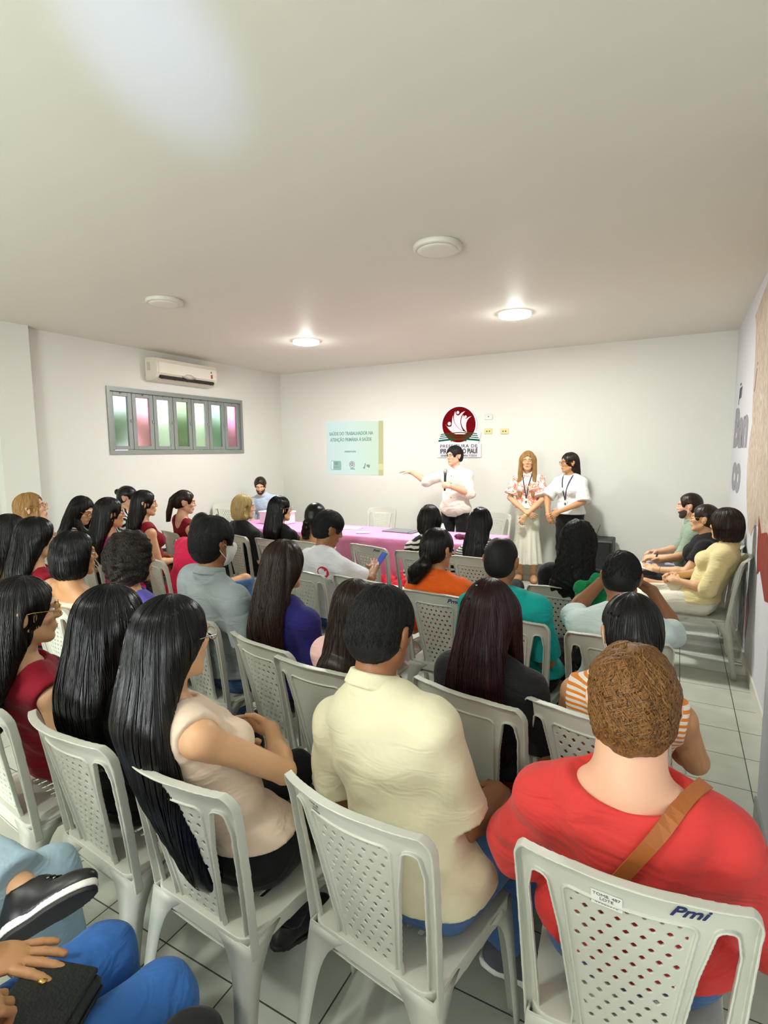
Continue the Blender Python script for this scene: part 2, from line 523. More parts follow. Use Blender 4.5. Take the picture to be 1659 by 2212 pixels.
def hand_prims(v, W, d, n, side, curl=0.35, spread=0.25, sc=1.0, k=0.006, thumb=0.6):
    """W wrist, d pointing along the hand, n out of the BACK of the hand, side +1 right hand / -1 left hand"""
    d = norm(d); n = norm(np.array(n) - d * np.dot(n, d)); a = np.cross(d, n) * side      # a: towards the thumb side reversed below
    a = -a
    R = np.stack([a, d, n], 1)
    v.cone(W, W + d * 0.03 * sc, 0.026 * sc, 0.027 * sc, 0.012)
    v.ell(W + d * 0.05 * sc, (0.040 * sc, 0.048 * sc, 0.0155 * sc), R, 0.010)
    L = [0.068, 0.078, 0.072, 0.056]
    tips = []
    for i in range(4):
        off = (0.030 - 0.0195 * i) * sc
        b = W + d * (0.088 - 0.004 * abs(i - 1.3)) * sc + a * off
        fd = norm(d + a * spread * (1.2 - 0.8 * i) * 0.5)
        p = b; ang = 0.0
        rad = 0.0092 * sc * (0.88 if i == 3 else 1.0)
        for j, fr in enumerate((0.45, 0.32, 0.23)):
            ang += curl * (0.8, 1.1, 0.9)[j]
            dd = norm(fd * math.cos(ang) - n * math.sin(ang))
            q = p + dd * L[i] * fr * sc
            v.cone(p, q, rad, rad * 0.93, k * 0.5); p = q; rad *= 0.93
        tips.append(p)
    b = W + d * 0.022 * sc + a * 0.030 * sc
    t1 = b + norm(d * 0.75 + a * 0.75 * thumb / 0.6 - n * 0.35) * 0.040 * sc
    t2 = t1 + norm(d * 0.95 + a * 0.25 - n * (0.3 + curl * 0.6)) * 0.030 * sc
    v.cone(b, t1, 0.0135 * sc, 0.0105 * sc, 0.008); v.cone(t1, t2, 0.0105 * sc, 0.0088 * sc, 0.004)
    return tips

def head_prims(v, H, R, fem, jaw=1.0, k=0.012):
    P = lambda x, y, z: H + R @ np.array([x, y, z])
    v.ell(P(0, -0.012, 0.022), (0.074, 0.093, 0.086), R, 0)
    v.ell(P(0, 0.030, -0.045), (0.056 * jaw, 0.058, 0.072), R, 0.025)
    for sx in (-1, 1):
        v.cone(P(sx * 0.050 * jaw, 0.0, -0.058), P(sx * 0.020, 0.062, -0.098), 0.018, 0.017, 0.02)
        v.ell(P(sx * 0.036, 0.058, -0.024), (0.021, 0.022, 0.020), R, 0.014)
        v.cone(P(sx * 0.042, 0.072, 0.026), P(sx * 0.008, 0.083, 0.022), 0.010, 0.010, 0.012)
        v.ell(P(sx * 0.078, -0.012, -0.012), (0.010, 0.019, 0.031), R, 0.005)
        v.ell(P(sx * 0.087, -0.018, 0.001), (0.007, 0.018, 0.021), R, 0.004)
        v.sub_ell(P(sx * 0.092, -0.006, 0.000), (0.006, 0.008, 0.013), R, 0.004)
        v.sub_ell(P(sx * 0.031, 0.096, 0.001), (0.019, 0.0145, 0.010), R, 0.010)
    v.ell(P(0, 0.066, -0.100), (0.022, 0.020, 0.017), R, 0.014)
    v.cone(P(0, 0.086, 0.010), P(0, 0.101, -0.025), 0.0075, 0.0110, 0.010)
    for sx in (-1, 1): v.ell(P(sx * 0.012, 0.093, -0.029), (0.009, 0.010, 0.008), R, 0.006)
    v.ell(P(0, 0.081, -0.064), (0.025, 0.012, 0.018), R, 0.010)
    v.sub_ell(P(0, 0.098, -0.0640), (0.022, 0.008, 0.0018), R, 0.003)

def grooves(v, H, R, amp, N, seed=0.0, curl=0.0):
    X, Y, Z = v.xs[:, None, None] - H[0], v.ys[None, :, None] - H[1], v.zs[None, None, :] - H[2]
    x = R[0][0] * X + R[1][0] * Y + R[2][0] * Z; y = R[0][1] * X + R[1][1] * Y + R[2][1] * Z
    th = np.arctan2(x, -(y + 0.01) + 1e-6)
    g = np.sin(N * th + 1.5 * np.sin(9 * Z + seed) + seed) + 0.6 * np.sin(1.73 * N * th + 2 * np.sin(7 * Z + 2 * seed))
    if curl:
        g = g * (1 - curl) + curl * (np.sin(95 * X + 4 * np.sin(30 * Z)) * np.sin(88 * Z + 3 * np.sin(25 * Y + seed)) + np.sin(80 * Y + 3 * np.sin(33 * X)) * 0.8)
    v.F = v.F + (amp * g).astype(np.float32)

def strands(v, H, R, n, steps, step, rad, seed=1, swirl=0.0, region=None, lift=0.0005, gravity=1.0, tiltspread=0.15):
    """thin locks that start on the crown and slide down over the hair surface"""
    rng = np.random.RandomState(seed)
    up = R @ np.array([0, 0, 1.0])
    th = rng.uniform(-math.pi, math.pi, n); ph = np.abs(rng.normal(0.0, 0.55, n)).clip(0, 1.35)
    if swirl: ph = np.arccos(1 - rng.uniform(0, 1.15, n))
    dloc = np.stack([np.sin(ph) * np.sin(th), -np.sin(ph) * np.cos(th), np.cos(ph)], 1)
    P = H + (dloc * 0.16) @ R.T
    for _ in range(14):
        P = P - v.grad(P) * v.sample(P)[:, None]
    keep = np.abs(v.sample(P)) < 0.006
    if region is not None: keep &= region((P - H) @ R)
    P = P[keep]; m = len(P)
    if m == 0: return None
    rnd = rng.uniform(-1, 1, m)
    out = [P.copy()]
    down = np.array([0, 0, -1.0])
    loc = (P - H) @ R
    rad_dir = norm_rows(loc @ np.diag([1, 1, 0.0]) + 1e-5) @ R.T
    for s in range(steps):
        g = v.grad(P)
        d = down * gravity + rad_dir * max(0.0, 0.6 - s * 0.05) + np.cross(g, up) * (rnd[:, None] * tiltspread)
        if swirl:
            c = np.cross(g, np.array([0.3, 0.2, 0.9]))
            d = d * (1 - swirl) + swirl * (c * np.sin(rnd * 9 + s * 0.55)[:, None] * 1.6)
        d = d - g * np.sum(d * g, 1, keepdims=True)
        d = norm_rows(d)
        P = P + d * step
        dist = v.sample(P)
        corr = np.clip(dist - lift * (1 + s * 0.05), -0.01, 0.01)
        near = dist < 0.03
        P = P - v.grad(P) * (corr * near)[:, None]
        out.append(P.copy())
    A = np.stack(out, 1)
    prof = np.sin(np.linspace(0.25, math.pi - 0.12, steps + 1)) ** 0.5
    return A, [rad * (0.7 + 0.5 * abs(r)) * prof for r in rnd]

def norm_rows(a): return a / np.maximum(np.linalg.norm(a, axis=1, keepdims=True), 1e-9)

def merge_mesh(o, me2):
    bm = bmesh.new(); bm.from_mesh(o.data); bm.from_mesh(me2)
    for f in bm.faces: f.smooth = True
    bm.to_mesh(o.data); bm.free(); bpy.data.meshes.remove(me2)

PEOPLE = {}
def person(key, label, s):
    ang = s.get('ang', 0.0); O = np.array([s['o'][0], s['o'][1], s.get('oz', 0.0)])
    Rw = np.array(Matrix.Rotation(R_(ang), 3, 'Z'))
    loc = lambda p: Rw.T @ (np.array(p, float) - O)
    fem = s.get('fem', True); w = s.get('w', 0.92 if fem else 1.05); near = s.get('near', False)
    hx, hy, hz = s['head']
    Hc = loc((hx, hy, hz - 0.12))
    hyaw = s.get('hy', ang) - ang; hp = s.get('hp', 5.0); hr = s.get('hr', 0.0)
    RH = rotm(hyaw, hp, hr)
    stand = s.get('stand', False)
    nd_ = norm((0, math.sin(R_(12 + hp * 0.5)), math.cos(R_(12 + hp * 0.5))))
    Nb = Hc - nd_ * 0.155
    pel = np.array(s.get('pel', (0, -0.015, 0.52)), float)
    if stand: pel = np.array([Nb[0] * 0.6, Nb[1] * 0.4, 0.94 * s.get('leg', 1.0)])
    ax = Nb - pel; RT = basis_from_z(ax)
    tw = R_(s.get('twist', 0.0)); RS = RT @ np.array(Matrix.Rotation(tw, 3, 'Z'))
    shd = s.get('shd', 0.098)
    Sh = {-1: Nb + RS @ np.array([-0.152 * w, 0.0, -shd]), 1: Nb + RS @ np.array([0.152 * w, 0.0, -shd])}
    for sd in (-1, 1):
        if ('S%+d' % sd) in s: Sh[sd] = Sh[sd] + np.array(s['S%+d' % sd])
    E, W = {}, {}
    for sd, nm in ((-1, 'L'), (1, 'R')):
        if 'E' + nm in s: E[sd] = loc(s['E' + nm])
        else: E[sd] = Sh[sd] + np.array([sd * 0.045, 0.04, -0.265])
        if 'W' + nm in s: W[sd] = loc(s['W' + nm])
        else:
            tgt = np.array([sd * 0.07, pel[1] + 0.27, pel[2] + 0.115])
            W[sd] = E[sd] + norm(tgt - E[sd]) * 0.235
    hipz = pel[2] - 0.01
    hip = {sd: np.array([pel[0] + sd * 0.088 * w, pel[1] + 0.0, hipz]) for sd in (-1, 1)}
    if stand:
        knee = {sd: np.array([pel[0] + sd * 0.09, pel[1] + 0.01, 0.50 * s.get('leg', 1.0)]) for sd in (-1, 1)}
        ank = {sd: np.array([pel[0] + sd * 0.085, pel[1] - 0.02, 0.09]) for sd in (-1, 1)}
    else:
        knee = {sd: np.array([sd * 0.115, pel[1] + 0.43, 0.505]) for sd in (-1, 1)}
        ank = {sd: np.array([sd * 0.115, pel[1] + 0.42 + sd * 0.02, 0.10]) for sd in (-1, 1)}
    for sd, nm in ((-1, 'L'), (1, 'R')):
        if 'K' + nm in s: knee[sd] = loc(s['K' + nm])
        if 'A' + nm in s: ank[sd] = loc(s['A' + nm])
    footd = {sd: norm(loc(s['F' + nm]) - ank[sd]) if 'F' + nm in s else norm((sd * 0.15, 1, -0.28)) for sd, nm in ((-1, 'L'), (1, 'R'))}
    belly = s.get('belly', 1.0); thick = s.get('thick', 1.0)

    def torso(v, t=0.0, k=0.035, kk=0.03):
        tp = lambda x, y, f: lerp(Nb, pel, f) + RT @ np.array([x, y, 0])
        v.ell(lerp(Nb, pel, 0.32) + RS @ np.array([0, 0.0, 0]), (0.146 * w + t, 0.098 * thick + t, 0.150 + t), RS, k)
        v.ell(lerp(Nb, pel, 0.16) + RS @ np.array([0, -0.012, 0]), (0.140 * w + t, 0.066 * thick + t, 0.066 + t), RS, k)
        v.ell(lerp(Nb, pel, 0.66), (0.134 * w * (0.95 + 0.05 * belly) + t, 0.098 * belly + t, 0.150 + t), RT, k)
        v.ell(pel + np.array([0, 0.0, 0.01]), (0.163 * w + t, 0.122 + t, 0.105 + t), None, k)
        if fem:
            for sd in (-1, 1): v.ell(lerp(Nb, pel, 0.38) + RS @ np.array([sd * 0.066, 0.082 * thick, 0]), (0.058 + t, 0.050 + t, 0.055 + t), RS, 0.03)
        for sd in (-1, 1):
            v.cone(Nb + np.array([sd * 0.015, -0.01, 0.0]), Sh[sd] + np.array([-sd * 0.02, 0, 0.004]), 0.040 + t * 0.6, 0.042 + t, kk)
            v.ell(Sh[sd], (0.050 + t, 0.050 + t, 0.050 + t), None, 0.03)
    pts = [Hc + np.array([0, 0, 0.15]), Nb, pel + np.array([0.2, 0.16, 0]), pel - np.array([0.2, 0.16, 0.1])]
    for q_ in (Nb, lerp(Nb, pel, 0.35), lerp(Nb, pel, 0.7), pel): pts += [q_ + np.array([0.24, 0.24, 0.02]), q_ - np.array([0.24, 0.24, 0.02])]
    hands = {}
    for sd in (-1, 1): pts += [Sh[sd] + 0.08, Sh[sd] - 0.08, E[sd] + 0.07, E[sd] - 0.07, W[sd] + 0.2, W[sd] - 0.2]
    for sd in (-1, 1): pts += [knee[sd] + 0.1, knee[sd] - 0.1, ank[sd] + 0.08, ank[sd] - 0.1]
    pts = np.array(pts); lo = pts.min(0) - 0.03; hi = pts.max(0) + 0.03
    h = s.get('h', 0.009 if near else 0.0115)
    fh = s.get('fh', 0.0048 if (s.get('face') or near) else 0.0075)
    fine = [[(Hc[d] - 0.12, Hc[d] + 0.12, fh)] for d in range(3)]
    for sd, nm in ((-1, 'L'), (1, 'R')):
        if s.get('finehand'):
            for d in range(3): fine[d].append((W[sd][d] - 0.15, W[sd][d] + 0.15, s.get('fhh', 0.0048)))
    v = Vol(axis(lo[0], hi[0], h, fine[0]), axis(lo[1], hi[1], h, fine[1]), axis(lo[2], hi[2], h, fine[2]))
    # body
    torso(v, -0.003)
    neckr = (0.046 if fem else 0.053) * s.get('neckw', 1.0)
    v.cone(Nb + np.array([0, 0.004, -0.02]), Hc + RH @ np.array([0, -0.018, -0.045]), neckr + 0.008, neckr, 0.03)
    for sd, nm in ((-1, 'L'), (1, 'R')):
        am = s.get('arm', 1.0) * (0.93 if fem else 1.05)
        v.cone(Sh[sd], E[sd], 0.044 * am, 0.037 * am, 0.022)
        v.cone(E[sd], lerp(E[sd], W[sd], 0.35), 0.037 * am, 0.039 * am, 0.012)
        v.cone(lerp(E[sd], W[sd], 0.3), W[sd], 0.039 * am, 0.0255 * am, 0.012)
        D = Rw.T @ np.array(s['D' + nm], float) if 'D' + nm in s else norm(norm(W[sd] - E[sd]) * 0.8 + np.array([-sd * 0.35, 0.4, -0.35]))
        N_ = Rw.T @ np.array(s['N' + nm], float) if 'N' + nm in s else np.array([sd * 0.25, -0.1, 1.0])
        hc = s.get('C' + nm, 0.35)
        hand_prims(v, W[sd], D, N_, sd, curl=hc, spread=s.get('P' + nm, 0.25), sc=s.get('hs', 0.95 if fem else 1.04))
        hands[sd] = (W[sd], norm(D))
        v.cone(hip[sd], knee[sd], 0.080 * w, 0.055, 0.03); v.cone(knee[sd], lerp(knee[sd], ank[sd], 0.3), 0.053, 0.052, 0.02)
        v.cone(lerp(knee[sd], ank[sd], 0.3), ank[sd], 0.052, 0.034, 0.02)
        fd = footd[sd]; dn = -norm(Rw.T @ np.array(s['shoeup'])) if ('shoeup' in s and s.get('F' + nm)) else np.array([0, 0, -1.0]); v.cone(ank[sd] + dn * 0.035, ank[sd] + fd * 0.13 + dn * 0.045, 0.030, 0.020, 0.02)
    head_prims(v, Hc, RH, fem, s.get('jaw', 0.95 if fem else 1.05))
    root = obj('person', v.mesh('person'), SKIN[s.get('skin', 'light')])
    root.location = O; root.rotation_euler = (0, 0, R_(ang))
    tag(root, label, 'person', s.get('group'))
    # ---- top
    T = s.get('top')
    if T:
        t = T.get('t', 0.012); v = Vol(axis(lo[0], hi[0], T.get('h', h * 0.85)), axis(lo[1], hi[1], T.get('h', h * 0.85)), axis(max(lo[2], pel[2] - 0.12), Nb[2] + 0.12, T.get('h', h * 0.85)))
        torso(v, t)
        v.ell(pel + np.array([0, 0.0, 0.01]), (0.163 * w + t + 0.006, 0.122 + t + 0.006, 0.105 + t + 0.004), None, 0.03)
        if not fem or stand: v.ell(lerp(Nb, pel, 0.84), ((0.146 if not fem else 0.140) * w + t, 0.112 * (belly if not fem else 1) + t, 0.13), RT, 0.03)
        if not stand:
            for sd in (-1, 1): v.cone(hip[sd], lerp(hip[sd], knee[sd], 0.12), 0.083 * w + t + 0.004, 0.080 * w + t + 0.004, 0.03)
        slv = T.get('sleeve', 0.5)
        loose = T.get('loose', 0.008)
        for sd in (-1, 1):
            am = s.get('arm', 1.0) * (0.93 if fem else 1.05)
            if slv > 0:
                f = min(slv, 1.0)
                e = lerp(Sh[sd], E[sd], min(f + 0.3, 1.0)); n_ = norm(E[sd] - Sh[sd]); cp = lerp(Sh[sd], E[sd], f)
                r0, r1 = 0.046 * am + t, 0.040 * am + t + loose
                if f < 1: v.cone(Sh[sd], e, r0, r0 + (r1 - r0) * min(1, f + 0.3), 0.03, cut=[(cp, n_)])
                else:
                    v.cone(Sh[sd], E[sd], r0, 0.040 * am + t + loose * 0.5, 0.03)
                    if slv > 1:
                        f2 = slv - 1; e2 = lerp(E[sd], W[sd], min(1, f2 + 0.25)); n2 = norm(W[sd] - E[sd]); cp2 = lerp(E[sd], W[sd], f2)
                        v.cone(E[sd], e2, 0.040 * am + t + loose * 0.5, 0.030 * am + t + loose, 0.02, cut=[(cp2, n2)])
            else:
                v.sub_ell(Sh[sd] + RS @ np.array([sd * T.get('armx', 0.045), 0, -0.02]), (T.get('armr', 0.060), 0.12, 0.100), RS, 0.012)
        if T.get('wr', 0.0025): v.wrinkle(T.get('wr', 0.0025), T.get('wf', 34), s['o'][0] * 7 + 1)
        nk = T.get('neck', 'crew')
        if nk in ('crew', 'collar'): v.sub_ell(Nb + np.array([0, 0.035, 0.055]), (0.066, 0.078, 0.060), None, 0.006)
        if nk == 'boat': v.sub_ell(Nb + np.array([0, -0.015, 0.055]), (0.135 * w, 0.105, 0.105), None, 0.01)
        if nk == 'scoop': v.sub_ell(Nb + np.array([0, -0.03, 0.03]), (0.085, 0.13, 0.115), None, 0.01)
        if nk == 'v': v.sub_ell(Nb + np.array([0, 0.07, 0.0]), (0.06, 0.09, 0.11), None, 0.01)
        if nk == 'strapless': v.cut(Nb + np.array([0, 0, -T.get('drop', 0.17)]), (0, 0.1, 1))
        if nk == 'tank':
            v.sub_ell(Nb + np.array([0, -0.03, 0.01]), (0.075, 0.16, 0.13), None, 0.01)
        v.cut(pel + np.array([0, 0, T.get('hem', 0.005)]), (0, 0, -1))
        # hems thinner than the solid: nothing else to do, the body fills them
        sh = obj(T.get('name', 'shirt'), v.mesh('top'), T['mat'], root)
        if nk == 'collar':
            v = Vol(axis(Nb[0] - 0.13, Nb[0] + 0.13, 0.0055), axis(Nb[1] - 0.13, Nb[1] + 0.14, 0.0055), axis(Nb[2] - 0.06, Nb[2] + 0.12, 0.0055))
            up = norm(Hc - Nb); a = Nb + up * 0.004; b = Nb + up * 0.036
            v.cone(a - up * 0.02, b + up * 0.02, neckr + 0.026, neckr + 0.012, 0, cut=[(b, up), (a - up * 0.01, -up)])
            v.cone(a - up * 0.05 , b, neckr + 0.046, neckr + 0.014, 0.006, cut=[(b - up * 0.004, up), (a - up * 0.006, -up)])
            v.sub_ell(Nb + np.array([0, 0.10, 0.01]), (0.022, 0.05, 0.07), None, 0.004)
            obj('collar', v.mesh('collar'), T.get('collar_mat', T['mat']), sh)
    # ---- trousers / skirt
    B = s.get('bottom')
    if B:
        t = B.get('t', 0.006)
        zlo = B.get('zlo', 0.09)
        lo2 = np.minimum(lo, [pel[0] - 0.3, pel[1] - 0.25, 0]) if B.get('skirt') else lo
        hb = B.get('h', h)
        v = Vol(axis(lo2[0] - 0.02, hi[0] + 0.02, hb), axis(lo2[1] - 0.02, hi[1] + 0.02, hb), axis(0.0, pel[2] + 0.16, hb))
        v.ell(pel + np.array([0, 0, 0.01]), (0.165 * w + t, 0.124 + t, 0.11 + t), None, 0.0)
        v.ell(lerp(Nb, pel, 0.85), (0.130 * w + t * .6, 0.092 * belly + t * .3, 0.09), RT, 0.02)
        if B.get('skirt'):
            z1 = B['skirt']; rb = B.get('flare', 0.19)
            X, Y, Z = v.xs[:, None, None], v.ys[None, :, None], v.zs[None, None, :]
            tt = np.clip((pel[2] - Z) / (pel[2] - z1), 0, 1)
            th = np.arctan2(X - pel[0], Y - pel[1])
            kneer = 0.150
            rr = (0.170 * w) * (1 - np.clip(tt * 2.2, 0, 1)) + kneer * np.clip(tt * 2.2, 0, 1) + (rb - kneer) * np.clip((tt - 0.35) / 0.65, 0, 1) ** 1.3 + 0.010 * np.clip(tt - 0.3, 0, 1) * 2 * np.sin(13 * th)
            d = (np.sqrt((X - pel[0]) ** 2 + ((Y - pel[1]) * 1.25) ** 2) - rr) * 0.8
            d = np.maximum(d, Z - pel[2] - 0.03); d = np.maximum(d, z1 - Z)
            v.F = smin(v.F, np.minimum(d, 0.2).astype(np.float32), 0.02)
        else:
            for sd in (-1, 1):
                v.cone(hip[sd], knee[sd], 0.083 * w + t, 0.060 + t, 0.03)
                kb = B.get('cuff', 0.014)
                n_ = norm(ank[sd] - knee[sd])
                v.cone(knee[sd], ank[sd] + n_ * 0.05, 0.058 + t, 0.038 + t + kb, 0.02, cut=[(ank[sd] + n_ * B.get('len', -0.005), n_)])
            if B.get('wr', 0.002): v.wrinkle(B.get('wr', 0.002), 40, s['o'][0] * 3)
        v.cut(pel + np.array([0, 0, B.get('waist', 0.10)]), (0, 0, 1))
        obj(B.get('name', 'trousers'), v.mesh('bottom'), B['mat'], root)
    # ---- shoes
    S = s.get('shoe', {})
    for sd in (-1, 1):
        fd = footd[sd]; a = ank[sd]
        upv = norm(np.array([0, 0, 1.0]) - fd * fd[2]) if 'shoeup' not in s else norm(Rw.T @ np.array(s['shoeup']))
        xv = np.cross(fd, upv); Rf = np.stack([xv, fd, upv], 1)
        F_ = lambda x, y, z: a + Rf @ np.array([x, y, z]) + np.array([0, 0, -0.005])
        if not (s.get('F' + ('L' if sd < 0 else 'R'))):
            fd = norm((sd * 0.15, 1, 0)); Rf = np.stack([np.cross(fd, (0, 0, 1)), fd, np.array([0, 0, 1.0])], 1)
        hs = S.get('h', 0.009)
        c = F_(0, 0.07, -0.05)
        v = Vol(axis(c[0] - 0.2, c[0] + 0.2, hs), axis(c[1] - 0.2, c[1] + 0.2, hs), axis(c[2] - 0.16, c[2] + 0.16, hs))
        v.ell(F_(0, 0.02, -0.030), (0.043, 0.070, 0.050), Rf, 0); v.ell(F_(0, 0.10, -0.050), (0.047, 0.100, 0.042), Rf, 0.03)
        v.ell(F_(0, -0.015, -0.05), (0.034, 0.042, 0.045), Rf, 0.02)
        if not S.get('sandal'): v.cone(F_(0, 0, 0.01), F_(0, 0, -0.04), 0.045, 0.045, 0.01, cut=[(F_(0, 0, 0.0), upv)])
        v.cut(F_(0, 0, -0.078), -upv)
        so = obj('shoe', v.mesh('shoe'), S.get('mat', M_SHOE), root)
        v = Vol(axis(c[0] - 0.2, c[0] + 0.2, hs * 0.8), axis(c[1] - 0.2, c[1] + 0.2, hs * 0.8), axis(c[2] - 0.2, c[2] + 0.2, hs * 0.6))
        zt = -0.066
        cut = [(F_(0, 0, zt), upv), (F_(0, 0, -0.088), -upv)]
        v.ell(F_(0, 0.10, -0.075), (0.047, 0.100, 0.060), Rf, 0, cut=cut); v.ell(F_(0, 0.0, -0.075), (0.039, 0.062, 0.060), Rf, 0.02, cut=cut)
        v.cut(F_(0, 0, zt), upv); v.cut(F_(0, 0, -0.088), -upv)
        obj('sole', v.mesh('sole'), S.get('sole', M_SOLE), so)
        if S.get('outsole'):
            v.F[:] = 0.2
            cut = [(F_(0, 0, -0.086), upv), (F_(0, 0, -0.100), -upv)]
            v.ell(F_(0, 0.10, -0.088), (0.045, 0.098, 0.060), Rf, 0, cut=cut); v.ell(F_(0, 0.0, -0.088), (0.037, 0.060, 0.060), Rf, 0.02, cut=cut)
            v.cut(F_(0, 0, -0.086), upv); v.cut(F_(0, 0, -0.100), -upv)
            obj('outsole', v.mesh('outsole'), S['outsole'], so)
            for q in range(4):
                for ex in (-1, 1):
                    ey = lathe('eyelet', [(0.0022, 0), (0.0050, 0.0), (0.0050, 0.002), (0.0022, 0.002)], M_CHROME, so, seg=12)
                    ey.matrix_local = Matrix.Translation(Vector(F_(ex * 0.018, 0.045 + 0.018 * q, 0.0130 - 0.0068 * q))) @ Matrix(Rf.tolist()).to_4x4()
            lac = [[F_(-0.018, 0.045 + 0.018 * q, 0.016 - 0.0068 * q), F_(0, 0.049 + 0.018 * q, 0.021 - 0.0068 * q), F_(0.018, 0.052 + 0.018 * q, 0.015 - 0.0068 * q)] for q in range(4)]
            for l_ in lac: obj('lace', tube_mesh('lace', [l_], 0.0028, 6), S['mat'], so)
    # ---- hair
    hair(root, s, Hc, RH, Nb, pel, fem, near)
    # ---- face details
    Pw = lambda x, y, z: Hc + RH @ np.array([x, y, z])
    if s.get('face'):
        for sx in (-1, 1):
            if not s.get('closed'):
                e = lathe('eye', [(0.0, -0.0115), (0.006, -0.0098), (0.0105, -0.0045), (0.0115, 0), (0.0105, 0.0045), (0.006, 0.0098), (0.0, 0.0115)], M_EYE, root, seg=14)
                e.matrix_local = Matrix.Translation(Vector(Pw(sx * 0.031, 0.0762, 0.001))) @ Matrix(RH.tolist()).to_4x4() @ Matrix.Rotation(R_(-90), 4, 'X') @ Matrix.Diagonal((1.15, 0.55, 0.9, 1))
                ir = lathe('iris', [(0.0, 0.0), (0.0052, 0.0), (0.0050, 0.0012), (0.0, 0.0018)], M_IRIS, e, seg=12)
                ir.location = (0, 0, 0.0106)
        for sx in (-1, 1):
            pts_ = [Pw(sx * x, y, z) for x, y, z in ((0.013, 0.090, 0.020), (0.025, 0.089, 0.025), (0.038, 0.082, 0.024), (0.047, 0.073, 0.018))]
            obj('eyebrow', tube_mesh('eyebrow', [pts_], [[0.0022, 0.003, 0.0025, 0.001]], 6), s.get('browm', M_BEARD), root)
        lp = [Pw(x, y, z) for x, y, z in ((-0.022, 0.0825, -0.064), (-0.012, 0.091, -0.0605), (0, 0.0935, -0.0620), (0.012, 0.091, -0.0605), (0.022, 0.0825, -0.064))]
        lp2 = [Pw(x, y, z) for x, y, z in ((-0.020, 0.0825, -0.0655), (-0.010, 0.0905, -0.0685), (0, 0.0925, -0.0695), (0.010, 0.0905, -0.0685), (0.020, 0.0825, -0.0655))]
        obj('lips', tube_mesh('lips', [lp, lp2], [[0.001, 0.0026, 0.0028, 0.0026, 0.001], [0.001, 0.0028, 0.0032, 0.0028, 0.001]], 8), s.get('lipm', M_LIP), root)
    if s.get('beard'):
        v = Vol(axis(Hc[0] - 0.12, Hc[0] + 0.12, 0.005), axis(Hc[1] - 0.12, Hc[1] + 0.14, 0.005), axis(Hc[2] - 0.14, Hc[2] + 0.04, 0.005))
        g = 0.0022
        v.ell(Pw(0, 0.030, -0.045), (0.056 * 1.05 + g, 0.058 + g, 0.072 + g), RH, 0)
        for sx in (-1, 1): v.cone(Pw(sx * 0.050, 0.0, -0.058), Pw(sx * 0.020, 0.062, -0.098), 0.018 + g, 0.017 + g, 0.02)
        v.ell(Pw(0, 0.066, -0.100), (0.022 + g, 0.020 + g, 0.017 + g), RH, 0.014)
        v.ell(Pw(0, 0.083, -0.056), (0.027, 0.016, 0.020), RH, 0.01)
        v.sub_ell(Pw(0, 0.100, -0.066), (0.020, 0.022, 0.012), RH, 0.004)
        v.sub_ell(Pw(0, 0.085, 0.000), (0.066, 0.080, 0.052), RH, 0.01)
        v.cut(Pw(0, -0.01, -0.05), RH @ np.array([0, -1, 0.1])); v.cut(Pw(0, 0, -0.012), RH @ np.array([0, 0, 1]))
        obj('beard', v.mesh('beard'), M_BEARD, root)
    if s.get('glasses'):
        gm = s['glasses']; paths = []
        gl = empty('eyeglasses'); gl.parent = root
        for sx in (-1, 1):
            ring = [Pw(sx * 0.032 + 0.023 * math.cos(a), 0.101 - 0.0, 0.000 + 0.018 * math.sin(a)) for a in np.linspace(0, 2 * math.pi, 22)]
            paths.append(ring)
            paths.append([Pw(sx * 0.055, 0.099, 0.006), Pw(sx * 0.076, 0.085, 0.006), Pw(sx * 0.083, 0.02, 0.008), Pw(sx * 0.084, -0.012, 0.004), Pw(sx * 0.083, -0.028, -0.012)])
        paths.append([Pw(-0.010, 0.102, 0.004), Pw(0, 0.107, 0.007), Pw(0.010, 0.102, 0.004)])
        obj('frame', tube_mesh('glasses', paths, s.get('glr', 0.0016), 6), gm, gl)
        if s.get('glr', 0) < 0.0025:
            pass
    if s.get('mask'):
        v = Vol(axis(Hc[0] - 0.12, Hc[0] + 0.12, 0.005), axis(Hc[1] - 0.12, Hc[1] + 0.15, 0.005), axis(Hc[2] - 0.15, Hc[2] + 0.05, 0.005))
        g = 0.008
        v.ell(Pw(0, 0.034, -0.050), (0.060 + g, 0.062 + g, 0.070 + g), RH, 0); v.ell(Pw(0, 0.09, -0.04), (0.03, 0.035, 0.04), RH, 0.02)
        v.cut(Pw(0, 0.025, 0), RH @ np.array([0, -1, 0])); v.cut(Pw(0, 0, -0.012), RH @ np.array([0, 0, 1])); v.cut(Pw(0, 0, -0.122), RH @ np.array([0, 0, -1]))
        mk = obj('face_mask', v.mesh('face_mask'), M_MASK, root)
        ps = []
        for sx in (-1, 1):
            ps.append([Pw(sx * 0.064, 0.03, -0.02), Pw(sx * 0.082, 0.0, 0.0), Pw(sx * 0.090, -0.022, 0.02), Pw(sx * 0.090, -0.036, 0.0), Pw(sx * 0.084, -0.022, -0.035), Pw(sx * 0.064, 0.03, -0.085)])
        obj('ear_loop', tube_mesh('loops', ps, 0.0016, 5), M_MASK, mk)
    if s.get('earring'):
        for sx in (-1, 1):
            er = lathe('earring', [(0, -0.008), (0.006, -0.005), (0.008, 0), (0.006, 0.005), (0, 0.008)], s['earring'], root, seg=12)
            er.location = Pw(sx * 0.086, -0.010, -0.050)
    PEOPLE[key] = dict(root=root, Hc=Hc, RH=RH, Nb=Nb, pel=pel, Sh=Sh, E=E, W=W, knee=knee, ank=ank, RS=RS, RT=RT, hands=hands, hip=hip, O=O, Rw=Rw)
    return root

